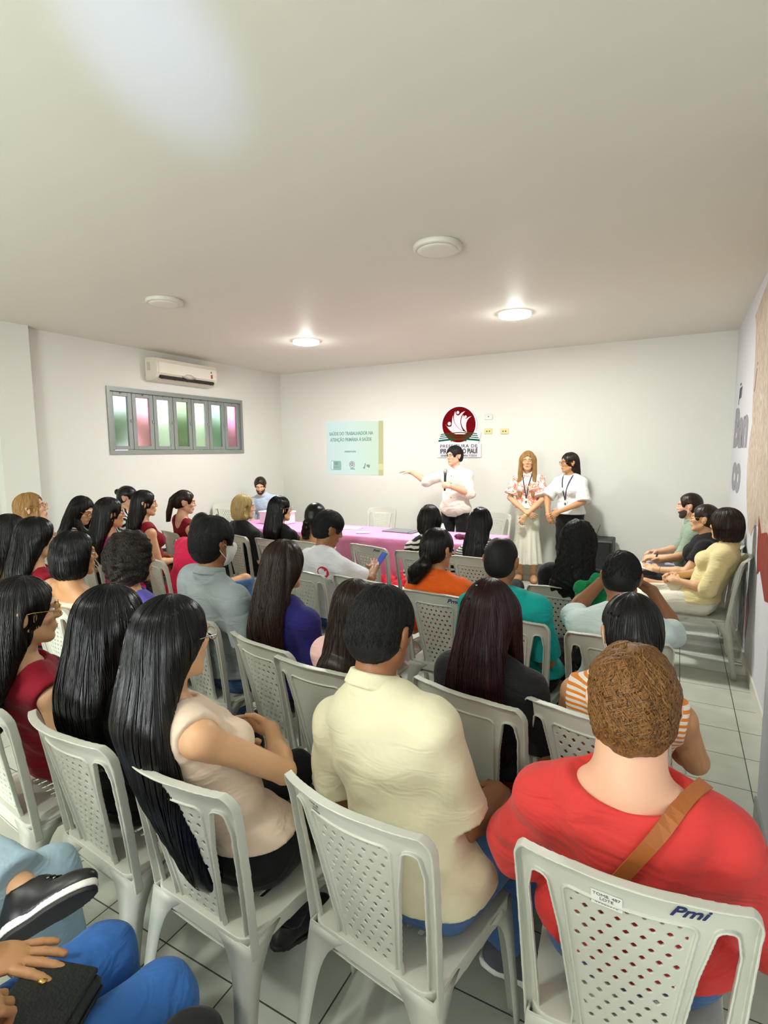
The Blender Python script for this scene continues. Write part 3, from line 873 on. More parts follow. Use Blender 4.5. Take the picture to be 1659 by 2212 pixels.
def hair(root, s, Hc, RH, Nb, pel, fem, near):
    st = s.get('hair')
    if not st: return
    typ = st[0]; mt = HAIR[st[1]]; p = st[2] if len(st) > 2 else {}
    P = lambda x, y, z: Hc + RH @ np.array([x, y, z])
    L = p.get('len', 0.0)
    g = p.get('grow', 0.010)
    h = p.get('h', 0.0055 if near else 0.008)
    zl = Hc[2] - max(0.20, L + 0.12)
    xs = axis(min(Hc[0], Nb[0]) - 0.20, max(Hc[0], Nb[0]) + 0.20, h); ys = axis(min(Hc[1], pel[1]) - 0.30, Hc[1] + 0.16, h); zs = axis(zl, Hc[2] + 0.17, h)
    v = Vol(xs, ys, zs)
    v.ell(P(0, -0.014, 0.024), (0.076 + g, 0.095 + g, 0.090 + g), RH, 0)
    v.ell(P(0, -0.048, -0.030), (0.064 + g, 0.055 + g, 0.058 + g), RH, 0.03)
    if typ in ('long', 'bob'):
        for q in (-1, 1):
            if q not in p.get('ear', ()): v.ell(P(q * 0.074, -0.015, -0.004), (0.028, 0.038, 0.050), RH, 0.02)
    # body-frame drop
    def chain(pts, k=0.03):
        for a in range(len(pts) - 1):
            c0, r0 = pts[a]; c1, r1 = pts[a + 1]
            n = max(2, int(np.linalg.norm(np.array(c1) - np.array(c0)) / 0.03))
            for i in range(n):
                t = i / n; c = lerp(c0, c1, t); r = lerp(r0, r1, t)
                v.ell(c, tuple(r), None, k if a + i else 0.03)
        c, r = pts[-1]; v.ell(c, tuple(r), None, k)
    sx = p.get('sx', 0.0)
    if typ == 'long':
        wd = p.get('wd', 1.0)
        back = norm(pel - Nb)
        pts = [(P(0, -0.035, -0.01), (0.086 * wd, 0.075, 0.07)),
               (lerp(P(0, -0.055, -0.08), Nb + np.array([0, -0.06, 0.03]), 0.5), (0.090 * wd, 0.060, 0.06)),
               (Nb + np.array([sx * 0.25, -0.085, -0.06]), (0.100 * wd, 0.042, 0.055))]
        tot = L - 0.20
        if tot > 0:
            for f in (0.4, 0.75, 1.0):
                c = Nb + back * tot * f + np.array([sx * (0.25 + 0.75 * f), -0.115 - p.get('out', 0.0) * f, -0.05])
                pts.append((c, (lerp(0.102, p.get('bw', 0.085), f) * wd * 1.0, 0.034 - 0.010 * f, 0.05)))
        chain(pts)
        if p.get('front'):
            fl = p['front']
            for q in ((-1, 1) if not p.get('side') else (p['side'],)):
                chain([(P(q * 0.078, 0.01, 0.01), (0.020, 0.03, 0.05)), (P(q * 0.086, 0.012, -0.08), (0.018, 0.028, 0.05)),
                       (Nb + np.array([q * 0.085, 0.065, -0.06]), (0.026, 0.022, 0.05)), (Nb + np.array([q * 0.080, 0.115, -fl]), (0.024, 0.018, 0.05))], 0.02)
        v.sub_ell(P(0, 0.110, -0.035), (0.070, 0.075, 0.108), RH, 0.010)
        if p.get('ear'): 
            for q in p['ear']: v.sub_ell(P(q * 0.088, 0.035, -0.045), (0.030, 0.048, 0.075), RH, 0.008)
    elif typ == 'bob':
        bl = p.get('bl', 0.125); bw = p.get('bwid', 0.094)
        v.ell(P(0, -0.022, -0.030), (bw, 0.096, 0.100), RH, 0.03); v.ell(P(0, -0.030, -0.085), (bw * 0.98, 0.088, 0.060), RH, 0.03)
        v.sub_ell(P(0, 0.105, -0.045), (0.080, 0.080, 0.125), RH, 0.010)
        v.cut(P(0, 0, -bl), RH @ np.array([0, 0.15, -1]), 0.01)
        if p.get('ear'):
            for q in p['ear']: v.sub_ell(P(q * 0.090, 0.030, -0.040), (0.030, 0.045, 0.060), RH, 0.008)
    else:
        nape = p.get('nape', 0.085)
        if typ in ('pony', 'bun'): 
            nape = 0.070
        v.sub_ell(P(0, 0.104, -0.035 + p.get('fz', 0)), (0.074, 0.070, 0.106), RH, 0.010)
        for q in (-1, 1):
            v.sub_ell(P(q * 0.088, 0.012, -0.022), (0.030, 0.034, 0.046), RH, 0.006)
            v.sub_ell(P(q * 0.080, 0.045, -0.070), (0.040, 0.055, 0.060), RH, 0.006)
            v.sub_ell(P(q * 0.088, -0.02, -0.105), (0.035, 0.04, 0.055), RH, 0.008)
        v.cut(P(0, -0.05, -nape), RH @ np.array([0, 0.35, -1]), 0.008)
        if p.get('bald'):
            v.sub_ell(P(0, -0.015, 0.135), (0.055 * p['bald'], 0.075 * p['bald'], 0.045), RH, 0.004)
        if typ == 'pony':
            ky, kz = p.get('knot', (-0.108, 0.0))
            pl = p.get('pl', 0.26)
            pd = p.get('pd', (0, 0, 0))
            pw = p.get('pw', 1.0)
            c0 = P(0, ky, kz); c1 = c0 + np.array([0, -0.030, -0.035]); c2 = c0 + np.array([pd[0] * 0.5, -0.028 + pd[1] * 0.5, -pl * 0.5]); c3 = c0 + np.array([pd[0], -0.012 + pd[1], -pl])
            chain([(c0, (0.020, 0.020, 0.020)), (c1, (0.034 * pw, 0.030, 0.03)), (c2, (0.042 * pw, 0.030, 0.04)), (c3, (0.016 * pw, 0.014, 0.03))], 0.015)
        if typ == 'bun':
            v.ell(P(0, -0.115, 0.045), (0.034, 0.030, 0.034), RH, 0.008)
    if p.get('amp', 0.0012): grooves(v, Hc, RH, p.get('amp', 0.0012), p.get('N', 17), s['o'][0] * 5, p.get('curl', 0.0))
    me = v.mesh('hair')
    me.transform(Matrix.Translation(-Vector(Hc)))
    ho = obj('hair', me, mt, root, loc=tuple(Hc))
    ns = p.get('strands', 0)
    if ns:
        r = strands(v, Hc, RH, ns, p.get('steps', 40), p.get('step', 0.011), p.get('rad', 0.0020), seed=int(abs(s['o'][0] * 100)) + 3, swirl=p.get('swirl', 0.0), tiltspread=p.get('tilt', 0.12))
        if r:
            A, rr = r; A = A - Hc
            if typ not in ('long', 'bob'):
                q_ = A @ RH
                bad = ((np.abs(q_[..., 0]) > 0.068) & (q_[..., 1] > -0.034) & (q_[..., 2] < 0.014)).any(1)
                A = A[~bad]; rr = [x_ for x_, b__ in zip(rr, bad) if not b__]
            merge_mesh(ho, tube_mesh('strands', list(A), rr, 4))
    if typ == 'pony':
        c0 = P(0, p.get('knot', (-0.108, 0.0))[0] - 0.004, p.get('knot', (-0.108, 0.0))[1])
        ring = [c0 + np.array([0.021 * math.cos(a), 0.004 * math.cos(a), 0.021 * math.sin(a)]) for a in np.linspace(0, 2 * math.pi, 14)[:-1]]
        obj('hair_tie', tube_mesh('tie', [ring], 0.006, 6, cyclic=True), p.get('tie', M_BLACKPL), root)

M_SHOE = mat('shoe_black', (26, 25, 25), rough=0.4, var=0.1)
M_SOLE = mat('sole_rubber', (228, 226, 218), rough=0.6, var=0.04)
M_SOLED = mat('sole_dark', (30, 27, 25), rough=0.6, var=0.04)
M_MASK = mat('mask_white', (226, 226, 222), rough=0.8, var=0.02)

# ------------------------------------------------------------------ room
def wall_mat(name, rgb, bump=0.12, rough=0.75):
    m = mat(name, rgb, rough=rough, spec=0.25, var=0.02, vscale=1.3)
    nt = m.node_tree; b = nt.nodes['Principled BSDF']
    co = nd(nt, 'ShaderNodeTexCoord'); n1 = nd(nt, 'ShaderNodeTexNoise'); n1.inputs['Scale'].default_value = 3.5; n1.inputs['Detail'].default_value = 8
    nt.links.new(co.outputs['Object'], n1.inputs['Vector'])
    bp = nd(nt, 'ShaderNodeBump'); bp.inputs['Strength'].default_value = bump; bp.inputs['Distance'].default_value = 0.01
    nt.links.new(n1.outputs[0], bp.inputs['Height']); nt.links.new(bp.outputs[0], b.inputs['Normal'])
    return m
M_WALL = wall_mat('wall_paint', (222, 221, 214))
M_WALLR = wall_mat('wall_paint_lilac', (216, 216, 220))
M_CEIL = wall_mat('ceiling_paint', (223, 219, 207), bump=0.2, rough=0.55)
M_SKIRT = mat('skirting_ceramic', (222, 218, 204), rough=0.3, var=0.05, vscale=3)
M_SKIRTG = mat('skirting_grey', (150, 152, 146), rough=0.45, var=0.08, vscale=3)

def floor_mat():
    m, nt, b = new_mat('floor_tiles')
    co = nd(nt, 'ShaderNodeTexCoord'); mp = nd(nt, 'ShaderNodeMapping')
    mp.inputs['Location'].default_value = (-0.382, -1.43, 0)
    br = nd(nt, 'ShaderNodeTexBrick', offset=0.0)
    br.inputs['Scale'].default_value = 1.0; br.inputs['Brick Width'].default_value = 0.31; br.inputs['Row Height'].default_value = 0.32
    br.inputs['Mortar Size'].default_value = 0.0028; br.inputs['Mortar Smooth'].default_value = 0.2; br.inputs['Bias'].default_value = 0
    br.inputs['Color1'].default_value = lin((206, 208, 196)); br.inputs['Color2'].default_value = lin((196, 200, 188)); br.inputs['Mortar'].default_value = lin((78, 82, 70))
    nt.links.new(co.outputs['Object'], mp.inputs[0]); nt.links.new(mp.outputs[0], br.inputs['Vector'])
    nz = nd(nt, 'ShaderNodeTexNoise'); nz.inputs['Scale'].default_value = 5; nz.inputs['Detail'].default_value = 6
    nt.links.new(co.outputs['Object'], nz.inputs['Vector'])
    mx = nd(nt, 'ShaderNodeMix', data_type='RGBA', blend_type='MULTIPLY'); mx.inputs[0].default_value = 0.5
    rp = ramp(nt, [(0.3, (214, 216, 206)), (0.7, (255, 255, 250))])
    nt.links.new(nz.outputs[0], rp.inputs[0]); nt.links.new(br.outputs['Color'], mx.inputs[6]); nt.links.new(rp.outputs[0], mx.inputs[7])
    nt.links.new(mx.outputs[2], b.inputs['Base Color'])
    b.inputs['Roughness'].default_value = 0.3
    bp = nd(nt, 'ShaderNodeBump'); bp.inputs['Strength'].default_value = 0.5; bp.inputs['Distance'].default_value = 0.002; bp.invert = True
    nt.links.new(br.outputs['Fac'], bp.inputs['Height']); nt.links.new(bp.outputs[0], b.inputs['Normal'])
    return m
M_FLOOR = floor_mat()
T_ = 0.15
def struct(name, boxes, m, parent=None):
    bm = bmesh.new()
    for lo, hi in boxes: add_box(bm, lo, hi)
    o = obj(name, bm, m, parent)
    if parent is None: o['kind'] = 'structure'
    return o
struct('floor', [((ROOM_L - T_, ROOM_B - T_, -0.1), (ROOM_R + T_, ROOM_D + T_, 0))], M_FLOOR)
struct('ceiling', [((ROOM_L - T_, ROOM_B - T_, ROOM_H), (ROOM_R + T_, ROOM_D + T_, ROOM_H + 0.1))], M_CEIL)
struct('wall_back', [((ROOM_L - T_, ROOM_D, 0), (ROOM_R + T_, ROOM_D + T_, ROOM_H))], M_WALL)
struct('wall_right', [((ROOM_R, ROOM_B, 0), (ROOM_R + T_, ROOM_D, ROOM_H)), ((0.375, 2.25, 0), (ROOM_R, 2.80, ROOM_H))], M_WALLR)
WY0, WY1, WZ0, WZ1 = 4.07, 6.30, 1.672, 2.469
struct('wall_left', [((ROOM_L - T_, ROOM_B, 0), (ROOM_L, WY0, ROOM_H)), ((ROOM_L - T_, WY1, 0), (ROOM_L, ROOM_D, ROOM_H)),
                     ((ROOM_L - T_, WY0, 0), (ROOM_L, WY1, WZ0)), ((ROOM_L - T_, WY0, WZ1), (ROOM_L, WY1, ROOM_H)),
                     ((ROOM_L, 2.86, 0), (ROOM_L + 0.10, 3.20, ROOM_H))], M_WALL)
DX0, DX1, DH = -2.9, -1.1, 2.2
struct('wall_front', [((ROOM_L - T_, ROOM_B - T_, 0), (DX0, ROOM_B, ROOM_H)), ((DX1, ROOM_B - T_, 0), (ROOM_R + T_, ROOM_B, ROOM_H)), ((DX0, ROOM_B - T_, DH), (DX1, ROOM_B, ROOM_H))], M_WALL)
struct('baseboard_back', [((ROOM_L, ROOM_D - 0.01, 0), (ROOM_R, ROOM_D, 0.085))], M_SKIRT)
struct('baseboard_left', [((ROOM_L, ROOM_B, 0), (ROOM_L + 0.01, 2.86, 0.085)), ((ROOM_L, 3.20, 0), (ROOM_L + 0.01, ROOM_D, 0.085))], M_SKIRT)
struct('baseboard_right', [((ROOM_R - 0.01, 2.80, 0), (ROOM_R, ROOM_D, 0.09))], M_SKIRT)
struct('trim_1', [((0.366, 2.241, 0), (ROOM_R, 2.809, 0.105))], M_SKIRTG)

# window with seven coloured sashes
M_ALU = mat('window_grey_metal', (142, 146, 142), rough=0.45, metal=0.3, var=0.05)
def glass(name, rgb, tr=0.9, rough=0.45):
    m, nt, b = new_mat(name)
    b.inputs['Base Color'].default_value = lin(rgb); b.inputs['Roughness'].default_value = rough
    b.inputs['Transmission Weight'].default_value = tr; b.inputs['IOR'].default_value = 1.12
    co = nd(nt, 'ShaderNodeTexCoord'); n1 = nd(nt, 'ShaderNodeTexNoise'); n1.inputs['Scale'].default_value = 60
    nt.links.new(co.outputs['Object'], n1.inputs['Vector'])
    bp = nd(nt, 'ShaderNodeBump'); bp.inputs['Strength'].default_value = 0.25; bp.inputs['Distance'].default_value = 0.003
    nt.links.new(n1.outputs[0], bp.inputs['Height']); nt.links.new(bp.outputs[0], b.inputs['Normal'])
    return m
G_GREY = glass('glass_grey_green', (176, 186, 178)); G_PINK = glass('glass_pink', (250, 176, 190)); G_CLEAR = glass('glass_clear', (246, 255, 240), rough=0.6)
G_OLIVE = glass('glass_olive', (156, 172, 140)); G_TEAL = glass('glass_teal', (160, 180, 166)); G_PURP = glass('glass_magenta', (242, 160, 200))
win = struct('window_1', [((ROOM_L - 0.09, WY0, WZ0), (ROOM_L + 0.015, WY1, WZ0 + 0.05)), ((ROOM_L - 0.09, WY0, WZ1 - 0.05), (ROOM_L + 0.015, WY1, WZ1)),
                          ((ROOM_L - 0.09, WY0, WZ0 + 0.05), (ROOM_L + 0.015, WY0 + 0.04, WZ1 - 0.05)), ((ROOM_L - 0.09, WY1 - 0.04, WZ0 + 0.05), (ROOM_L + 0.015, WY1, WZ1 - 0.05))], M_ALU)
sw = (WY1 - WY0 - 0.08) / 7
for i, gm in enumerate((G_GREY, G_PINK, G_CLEAR, G_OLIVE, G_CLEAR, G_TEAL, G_PURP)):
    y0 = WY0 + 0.04 + i * sw; y1 = y0 + sw; z0, z1 = WZ0 + 0.055, WZ1 - 0.055; f = 0.058
    bm = bmesh.new()
    for a, b in (((y0 + .004, z0), (y0 + f, z1)), ((y1 - f, z0), (y1 - .004, z1)), ((y0 + f, z0), (y1 - f, z0 + f * .8)), ((y0 + f, z1 - f * .8), (y1 - f, z1))):
        add_box(bm, (ROOM_L - 0.055, a[0], a[1]), (ROOM_L - 0.015, b[0], b[1]), 0.004, 1)
    sash = obj('window_sash', bm, M_ALU, win)
    box('window_pane', (ROOM_L - 0.040, y0 + f - .004, z0 + f * .8 - .004), (ROOM_L - 0.034, y1 - f + .004, z1 - f * .8 + .004), gm, sash)
    kn = lathe('sash_knob', [(0, 0), (0.009, 0.0), (0.009, 0.012), (0, 0.016)], M_CHROME, sash, loc=(ROOM_L - 0.015, (y0 + y1) / 2, z1 - 0.012), rot=(0, R_(90), 0), seg=12)
    box('sash_latch', (ROOM_L - 0.015, y1 - 0.03, 2.06), (ROOM_L - 0.003, y1 - 0.010, 2.10), M_ALU, sash, 0.003, 1)

# what stands outside the window: a hedge
bm = bmesh.new()
rng = np.random.RandomState(4)
for i in range(900):
    c = Vector((-7.6 + rng.uniform(-0.25, 0.25), rng.uniform(2.5, 10.5), rng.uniform(0.1, 2.25) ))
    r = bmesh.ops.create_icosphere(bm, subdivisions=1, radius=rng.uniform(0.08, 0.17)); bmesh.ops.translate(bm, verts=r['verts'], vec=c)
hd = obj('hedge', bm, mat('hedge_leaves', (150, 186, 108), rough=0.8, var=0.35, vscale=12))
tag(hd, 'green hedge outside seen as a blur through the coloured window panes', 'hedge', kind='stuff')
gr = box('yard_ground', (-12, -6, -0.12), (ROOM_L - T_, 14, -0.1), mat('yard_soil', (120, 112, 92), var=0.2)); gr['kind'] = 'structure'
gr2 = box('porch_floor', (ROOM_L - T_, -9, -0.12), (4, ROOM_B - T_, -0.1), mat('yard_soil', (120, 112, 92))); gr2['kind'] = 'structure'

# ------------------------------------------------------------------ ceiling lamps
M_LAMPB = mat('lamp_white_plastic', (214, 210, 200), rough=0.45, var=0)
def lamp_mat(on):
    nm = 'lamp_diffuser_lit' if on else 'lamp_diffuser_off'
    m = mat(nm, (255, 250, 238) if on else (226, 222, 212), rough=0.5, var=0, emit=26.0 if on else 0)
    return m
def ceiling_lamp(x, y, on, label, pw=1.0):
    t = empty('ceiling_lamp', (x, y, ROOM_H))
    tag(t, label, 'ceiling light', 'round ceiling lights')
    lathe('lamp_base', [(0, 0), (0.150, 0), (0.152, -0.006), (0.152, -0.026), (0.146, -0.033), (0.128, -0.034), (0.126, -0.030), (0, -0.030)], M_LAMPB if not on else mat('lamp_rim_lit', (240, 238, 226), rough=0.4, var=0, emit=1.2), t, seg=56)
    lathe('lamp_diffuser', [(0.127, -0.0305), (0.128, -0.0345), (0.10, -0.040), (0.05, -0.042), (0, -0.0425)], lamp_mat(on), t, seg=56)
    if on:
        l = bpy.data.lights.new('lamp_light', 'AREA'); l.shape = 'DISK'; l.size = 0.27; l.energy = LAMP_W * pw; l.color = LAMP_C
        lo_ = bpy.data.objects.new('lamp_light', l); COL.objects.link(lo_); lo_.parent = t; lo_.location = (0, 0, -0.045)
        l2 = bpy.data.lights.new('lamp_glow', 'POINT'); l2.energy = 4.5; l2.color = LAMP_C; l2.shadow_soft_size = 0.05
        lo2 = bpy.data.objects.new('lamp_glow', l2); COL.objects.link(lo2); lo2.parent = t; lo2.location = (0, 0, -0.11)
ceiling_lamp(-3.88, 5.25, True, 'lit round ceiling light towards the left window corner')
ceiling_lamp(-1.43, 5.24, True, 'lit round ceiling light above the two standing women')
ceiling_lamp(-3.88, 3.27, False, 'unlit round ceiling light on the left, above and before the air conditioner')
ceiling_lamp(-1.40, 3.30, False, 'unlit round ceiling light nearest the viewer, largest of the four in view')
ceiling_lamp(-3.88, -0.75, True, 'added unseen lit round ceiling light behind the viewer on the left', 0.42)  # this pair is added out of view to brighten the room's rear
ceiling_lamp(-1.42, -0.75, True, 'added unseen lit round ceiling light behind the viewer on the right', 0.42)

# ------------------------------------------------------------------ air conditioner
M_AC = mat('ac_plastic', (226, 218, 200), rough=0.45, var=0.02)
ac = empty('air_conditioner', (ROOM_L, 5.12, 2.585))
tag(ac, 'cream split air conditioner mounted on the left wall above the coloured window', 'air conditioner')
prof = [(0, 0), (0.10, 0.0), (0.165, 0.03), (0.205, 0.085), (0.21, 0.20), (0.19, 0.27), (0.0, 0.285)]
bm = bmesh.new()
L_ = 0.505
ra = [bm.verts.new((p[0], -L_, p[1])) for p in prof]; rb = [bm.verts.new((p[0], L_, p[1])) for p in prof]
bm.faces.new(ra); bm.faces.new(rb[::-1])
for i in range(len(prof)):
    j = (i + 1) % len(prof); bm.faces.new((ra[j], ra[i], rb[i], rb[j]))
bmesh.ops.recalc_face_normals(bm, faces=bm.faces)
bmesh.ops.bevel(bm, geom=list(bm.edges), offset=0.008, segments=2, affect='EDGES')
obj('housing', bm, M_AC, ac)
box('front_panel', (0.205, -0.47, 0.085), (0.218, 0.47, 0.225), mat('ac_panel', (232, 225, 208), rough=0.35, var=0.01), ac, 0.005)
bm = bmesh.new(); add_box(bm, (0.150, -0.44, 0.018), (0.190, 0.44, 0.058), 0.004, 1, None)
bmesh.ops.rotate(bm, verts=bm.verts, cent=(0.17, 0, 0.038), matrix=Matrix.Rotation(R_(32), 3, 'Y')); bmesh.ops.translate(bm, verts=bm.verts, vec=(0.018, 0, 0.008))
vent = obj('air_outlet', bm, mat('ac_outlet_dark', (36, 28, 22), rough=0.6, var=0), ac)
for k in range(5): box('outlet_vane', (0.170, -0.40 + 0.2 * k - .004, 0.02), (0.205, -0.40 + 0.2 * k + .004, 0.06), mat('ac_vane', (70, 58, 46)), vent)
b_ = lathe('handle_recess', [(0, 0.0), (0.11, 0.0), (0.115, 0.003), (0, 0.006)], mat('ac_badge', (205, 198, 182), var=0), ac, loc=(0.214, -0.0, 0.088), rot=(R_(0), R_(90), 0), seg=32)
b_.scale = (0.33, 1, 1)
st_ = box('energy_sticker', (0.2185, 0.37, 0.10), (0.2195, 0.405, 0.20), mat('sticker_white', (228, 226, 216), var=0), ac)
box('sticker_band', (0.2195, 0.372, 0.105), (0.2200, 0.403, 0.155), mat('sticker_red', (176, 34, 34), var=0), st_)
box('sticker_mark', (0.2195, 0.372, 0.172), (0.2200, 0.388, 0.194), mat('sticker_black', (30, 30, 30), var=0), st_)
box('side_cover', (0.05, -0.512, 0.12), (0.10, -0.504, 0.22), mat('ac_side', (200, 192, 172), var=0), ac, 0.003, 1)

# ------------------------------------------------------------------ wall sign (municipal logo)
M_SW = mat('sign_white', (226, 222, 232), rough=0.5, var=0); M_SR = mat('sign_dark_red', (104, 2, 10), rough=0.8, spec=0.08, var=0)
M_SG = mat('sign_green', (6, 84, 54), rough=0.8, spec=0.1, var=0); M_SB = mat('sign_black', (18, 18, 22), rough=0.6, var=0); M_SO = mat('sign_olive', (74, 54, 18), rough=0.8, spec=0.1, var=0)
M_SPK = mat('sign_pale_pink', (238, 214, 222), rough=0.5, var=0)
sg = empty('wall_sign', (-2.735, ROOM_D, 2.04))
tag(sg, 'white municipal sign with dark red disc and green stripes on the back wall', 'sign')
def circ(r, cx=0, cz=0, n=64, a0=0, a1=360): return [(cx + r * math.cos(R_(a0 + (a1 - a0) * i / n)), cz + r * math.sin(R_(a0 + (a1 - a0) * i / n))) for i in range(n + (0 if a1 - a0 == 360 else 1))]
outl = circ(0.262, 0, 0.0, 50, -18, 212) + [(-0.29, -0.17), (-0.325, -0.255), (-0.325, -0.455), (0.325, -0.455), (0.325, -0.27), (0.30, -0.27), (0.285, -0.265), (0.325, -0.12), (0.275, -0.10)]
prism('sign_board', outl, 0.018, M_SW, sg)
MY = lambda y: Matrix.Translation((0, -y, 0))
prism('red_disc', circ(0.246, 0, 0, 72), 0.002, M_SR, sg, MY(0.018))
# green field lines either side of the disc, olive over it
def stripe(z0, z1, xl0, xl1, y, m, nm):
    pts = []
    n = 18
    for i in range(n + 1):
        t = i / n; x = xl0 + (xl1 - xl0) * t; pts.append((x, z1 + 0.022 * math.sin(math.pi * t)))
    for i in range(n + 1):
        t = 1 - i / n; x = xl0 + (xl1 - xl0) * t; pts.append((x, z0 + 0.022 * math.sin(math.pi * t)))
    return prism(nm, pts, 0.001, m, sg, MY(y))
for i, (z, e) in enumerate(((-0.132, 0.268), (-0.160, 0.280), (-0.188, 0.292), (-0.222, 0.305))):
    th = 0.006 if i < 3 else 0.012
    stripe(z - th, z + th, -e, e - 0.03 * 0, 0.0205 - 0.0015 + 0.001, M_SG, 'green_stripe')
    x_ = math.sqrt(max(0.0, 0.246 ** 2 - (z + 0.01) ** 2)) * 0.93
    stripe(z - th, z + th, -x_, x_, 0.0212, M_SO, 'olive_stripe')
def bez(p0, p1, p2, p3, n=14):
    return [tuple((1 - t) ** 3 * a + 3 * (1 - t) ** 2 * t * b + 3 * (1 - t) * t * t * c + t ** 3 * d for a, b, c, d in zip(p0, p1, p2, p3)) for t in np.linspace(0, 1, n)]
def px(p):   # read off the zoomed sign: pixels of the disc to metres
    return ((p[0] - 540) / 300 * 0.246, (412 - p[1]) / 330 * 0.246)
figs = [
 [bez((303, 398), (320, 460), (380, 450), (405, 440)), bez((405, 440), (425, 400), (412, 300), (437, 240)), bez((437, 240), (440, 400), (520, 510), (690, 560)), bez((695, 572), (560, 640), (400, 600), (303, 398))],
 [bez((478, 160), (490, 260), (540, 250), (560, 225)), bez((565, 220), (590, 190), (620, 175), (655, 172)), bez((655, 172), (540, 260), (560, 420), (618, 520)), bez((612, 522), (440, 440), (430, 260), (478, 160))],
 [bez((622, 235), (640, 310), (665, 310), (690, 300)), bez((690, 300), (720, 275), (740, 266), (768, 266)), bez((768, 266), (660, 330), (660, 440), (690, 552)), bez((684, 548), (560, 450), (570, 300), (622, 235))]]
for fg in figs:
    pts = [px(p) for seg in fg for p in seg]
    cl = [pts[0]]
    for p in pts[1:]:
        if math.dist(p, cl[-1]) > 0.002: cl.append(p)
    if math.dist(cl[0], cl[-1]) < 0.002: cl.pop()
    prism('white_figure', cl, 0.0012, M_SPK, sg, MY(0.0205))
for cx, cz, r in ((370, 388, 30), (524, 188, 26), (662, 272, 23)):
    c = px((cx, cz)); prism('figure_head', circ(r / 300 * 0.246, c[0], c[1], 24), 0.0012, M_SPK, sg, MY(0.0205))
TX = lambda x, y, z: Matrix.Translation((x, y, z)) @ Matrix.Rotation(R_(90), 4, 'X')
text('sign_lettering', 'PREFEITURA DE', 0.066, M_SB, sg, TX(-0.003, -0.0195, -0.300), sx=1.10, space=1.12)
text('sign_lettering', 'IPIRANGA DO PIAUÍ', 0.094, M_SB, sg, TX(-0.003, -0.0195, -0.372), sx=0.66, bold=0.0022)
text('sign_lettering', 'DESENVOLVIMENTO PARA TODOS', 0.040, M_SB, sg, TX(-0.003, -0.0195, -0.433), sx=0.86)

# switches and sockets
def plate(x, z, m, label, kind):
    t = empty('wall_plate', (x, ROOM_D, z)); tag(t, label, 'socket', 'wall plates beside the sign' if kind == 2 else None)
    box('cover_plate', (-0.055, -0.011, -0.038), (0.055, 0, 0.038), m, t, 0.006, 2)
    if kind == 2:
        for sx in (-0.018, 0.018):
            lathe('socket_hole', [(0, 0), (0.010, 0), (0.010, 0.0015), (0, 0.002)], mat('socket_dark', (110, 104, 70), var=0), t, loc=(sx, -0.0105, 0), rot=(R_(90), 0, 0), seg=14)
    else:
        lathe('socket_hole', [(0, 0), (0.008, 0), (0.008, 0.0015), (0, 0.002)], mat('socket_grey', (90, 92, 90), var=0), t, loc=(0, -0.0105, 0.004), rot=(R_(90), 0, 0), seg=14)
M_YEL = mat('plate_yellowed', (214, 206, 142), rough=0.45, var=0)
plate(-2.310, 2.131, mat('plate_white', (214, 216, 212), rough=0.45, var=0), 'white wall plate above the yellowed socket, right of the sign', 1)
plate(-2.312, 1.937, M_YEL, 'yellowed wall socket nearer the red sign', 2)
plate(-2.087, 1.931, M_YEL, 'yellowed wall socket further from the sign, on the right', 2)

# projected slide: glowing sheets on the wall imitate the projector's light
def emis(name, rgb, e, dif=0.1):
    m, nt, b = new_mat(name); c = lin(rgb)
    b.inputs['Base Color'].default_value = tuple(v * dif for v in c[:3]) + (1,); b.inputs['Roughness'].default_value = 0.9
    b.inputs['Specular IOR Level'].default_value = 0.0
    b.inputs['Emission Color'].default_value = c; b.inputs['Emission Strength'].default_value = e
    return m
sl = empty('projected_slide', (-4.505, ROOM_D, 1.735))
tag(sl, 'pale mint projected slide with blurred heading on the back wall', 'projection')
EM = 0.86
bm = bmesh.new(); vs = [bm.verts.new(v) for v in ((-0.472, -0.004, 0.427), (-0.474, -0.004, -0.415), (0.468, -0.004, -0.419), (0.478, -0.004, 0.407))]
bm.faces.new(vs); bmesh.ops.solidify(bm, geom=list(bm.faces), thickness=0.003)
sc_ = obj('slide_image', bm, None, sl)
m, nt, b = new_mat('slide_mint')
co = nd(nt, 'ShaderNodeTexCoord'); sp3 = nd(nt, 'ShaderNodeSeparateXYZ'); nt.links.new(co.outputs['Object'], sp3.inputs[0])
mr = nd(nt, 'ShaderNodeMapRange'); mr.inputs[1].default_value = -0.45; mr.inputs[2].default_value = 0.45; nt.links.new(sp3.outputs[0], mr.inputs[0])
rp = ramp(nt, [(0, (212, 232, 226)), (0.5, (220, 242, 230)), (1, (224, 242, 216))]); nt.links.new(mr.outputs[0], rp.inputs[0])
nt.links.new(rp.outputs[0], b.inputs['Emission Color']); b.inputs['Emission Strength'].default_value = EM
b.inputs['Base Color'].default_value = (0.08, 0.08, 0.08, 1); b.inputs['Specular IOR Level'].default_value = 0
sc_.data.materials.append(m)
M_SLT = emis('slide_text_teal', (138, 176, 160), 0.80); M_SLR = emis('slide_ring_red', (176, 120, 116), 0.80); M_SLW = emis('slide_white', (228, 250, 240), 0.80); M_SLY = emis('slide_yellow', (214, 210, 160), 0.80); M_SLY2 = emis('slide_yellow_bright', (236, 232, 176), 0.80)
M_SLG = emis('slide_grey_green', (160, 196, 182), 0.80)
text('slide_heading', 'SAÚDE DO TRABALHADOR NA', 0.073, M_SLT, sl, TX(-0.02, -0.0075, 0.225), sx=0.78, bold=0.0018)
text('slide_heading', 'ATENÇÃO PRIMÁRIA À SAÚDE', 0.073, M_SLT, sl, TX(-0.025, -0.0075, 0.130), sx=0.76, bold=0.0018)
text('slide_caption', 'APRESENTAÇÃO', 0.030, M_SLT, sl, TX(-0.035, -0.0075, -0.055), sx=0.95, bold=0.0015)
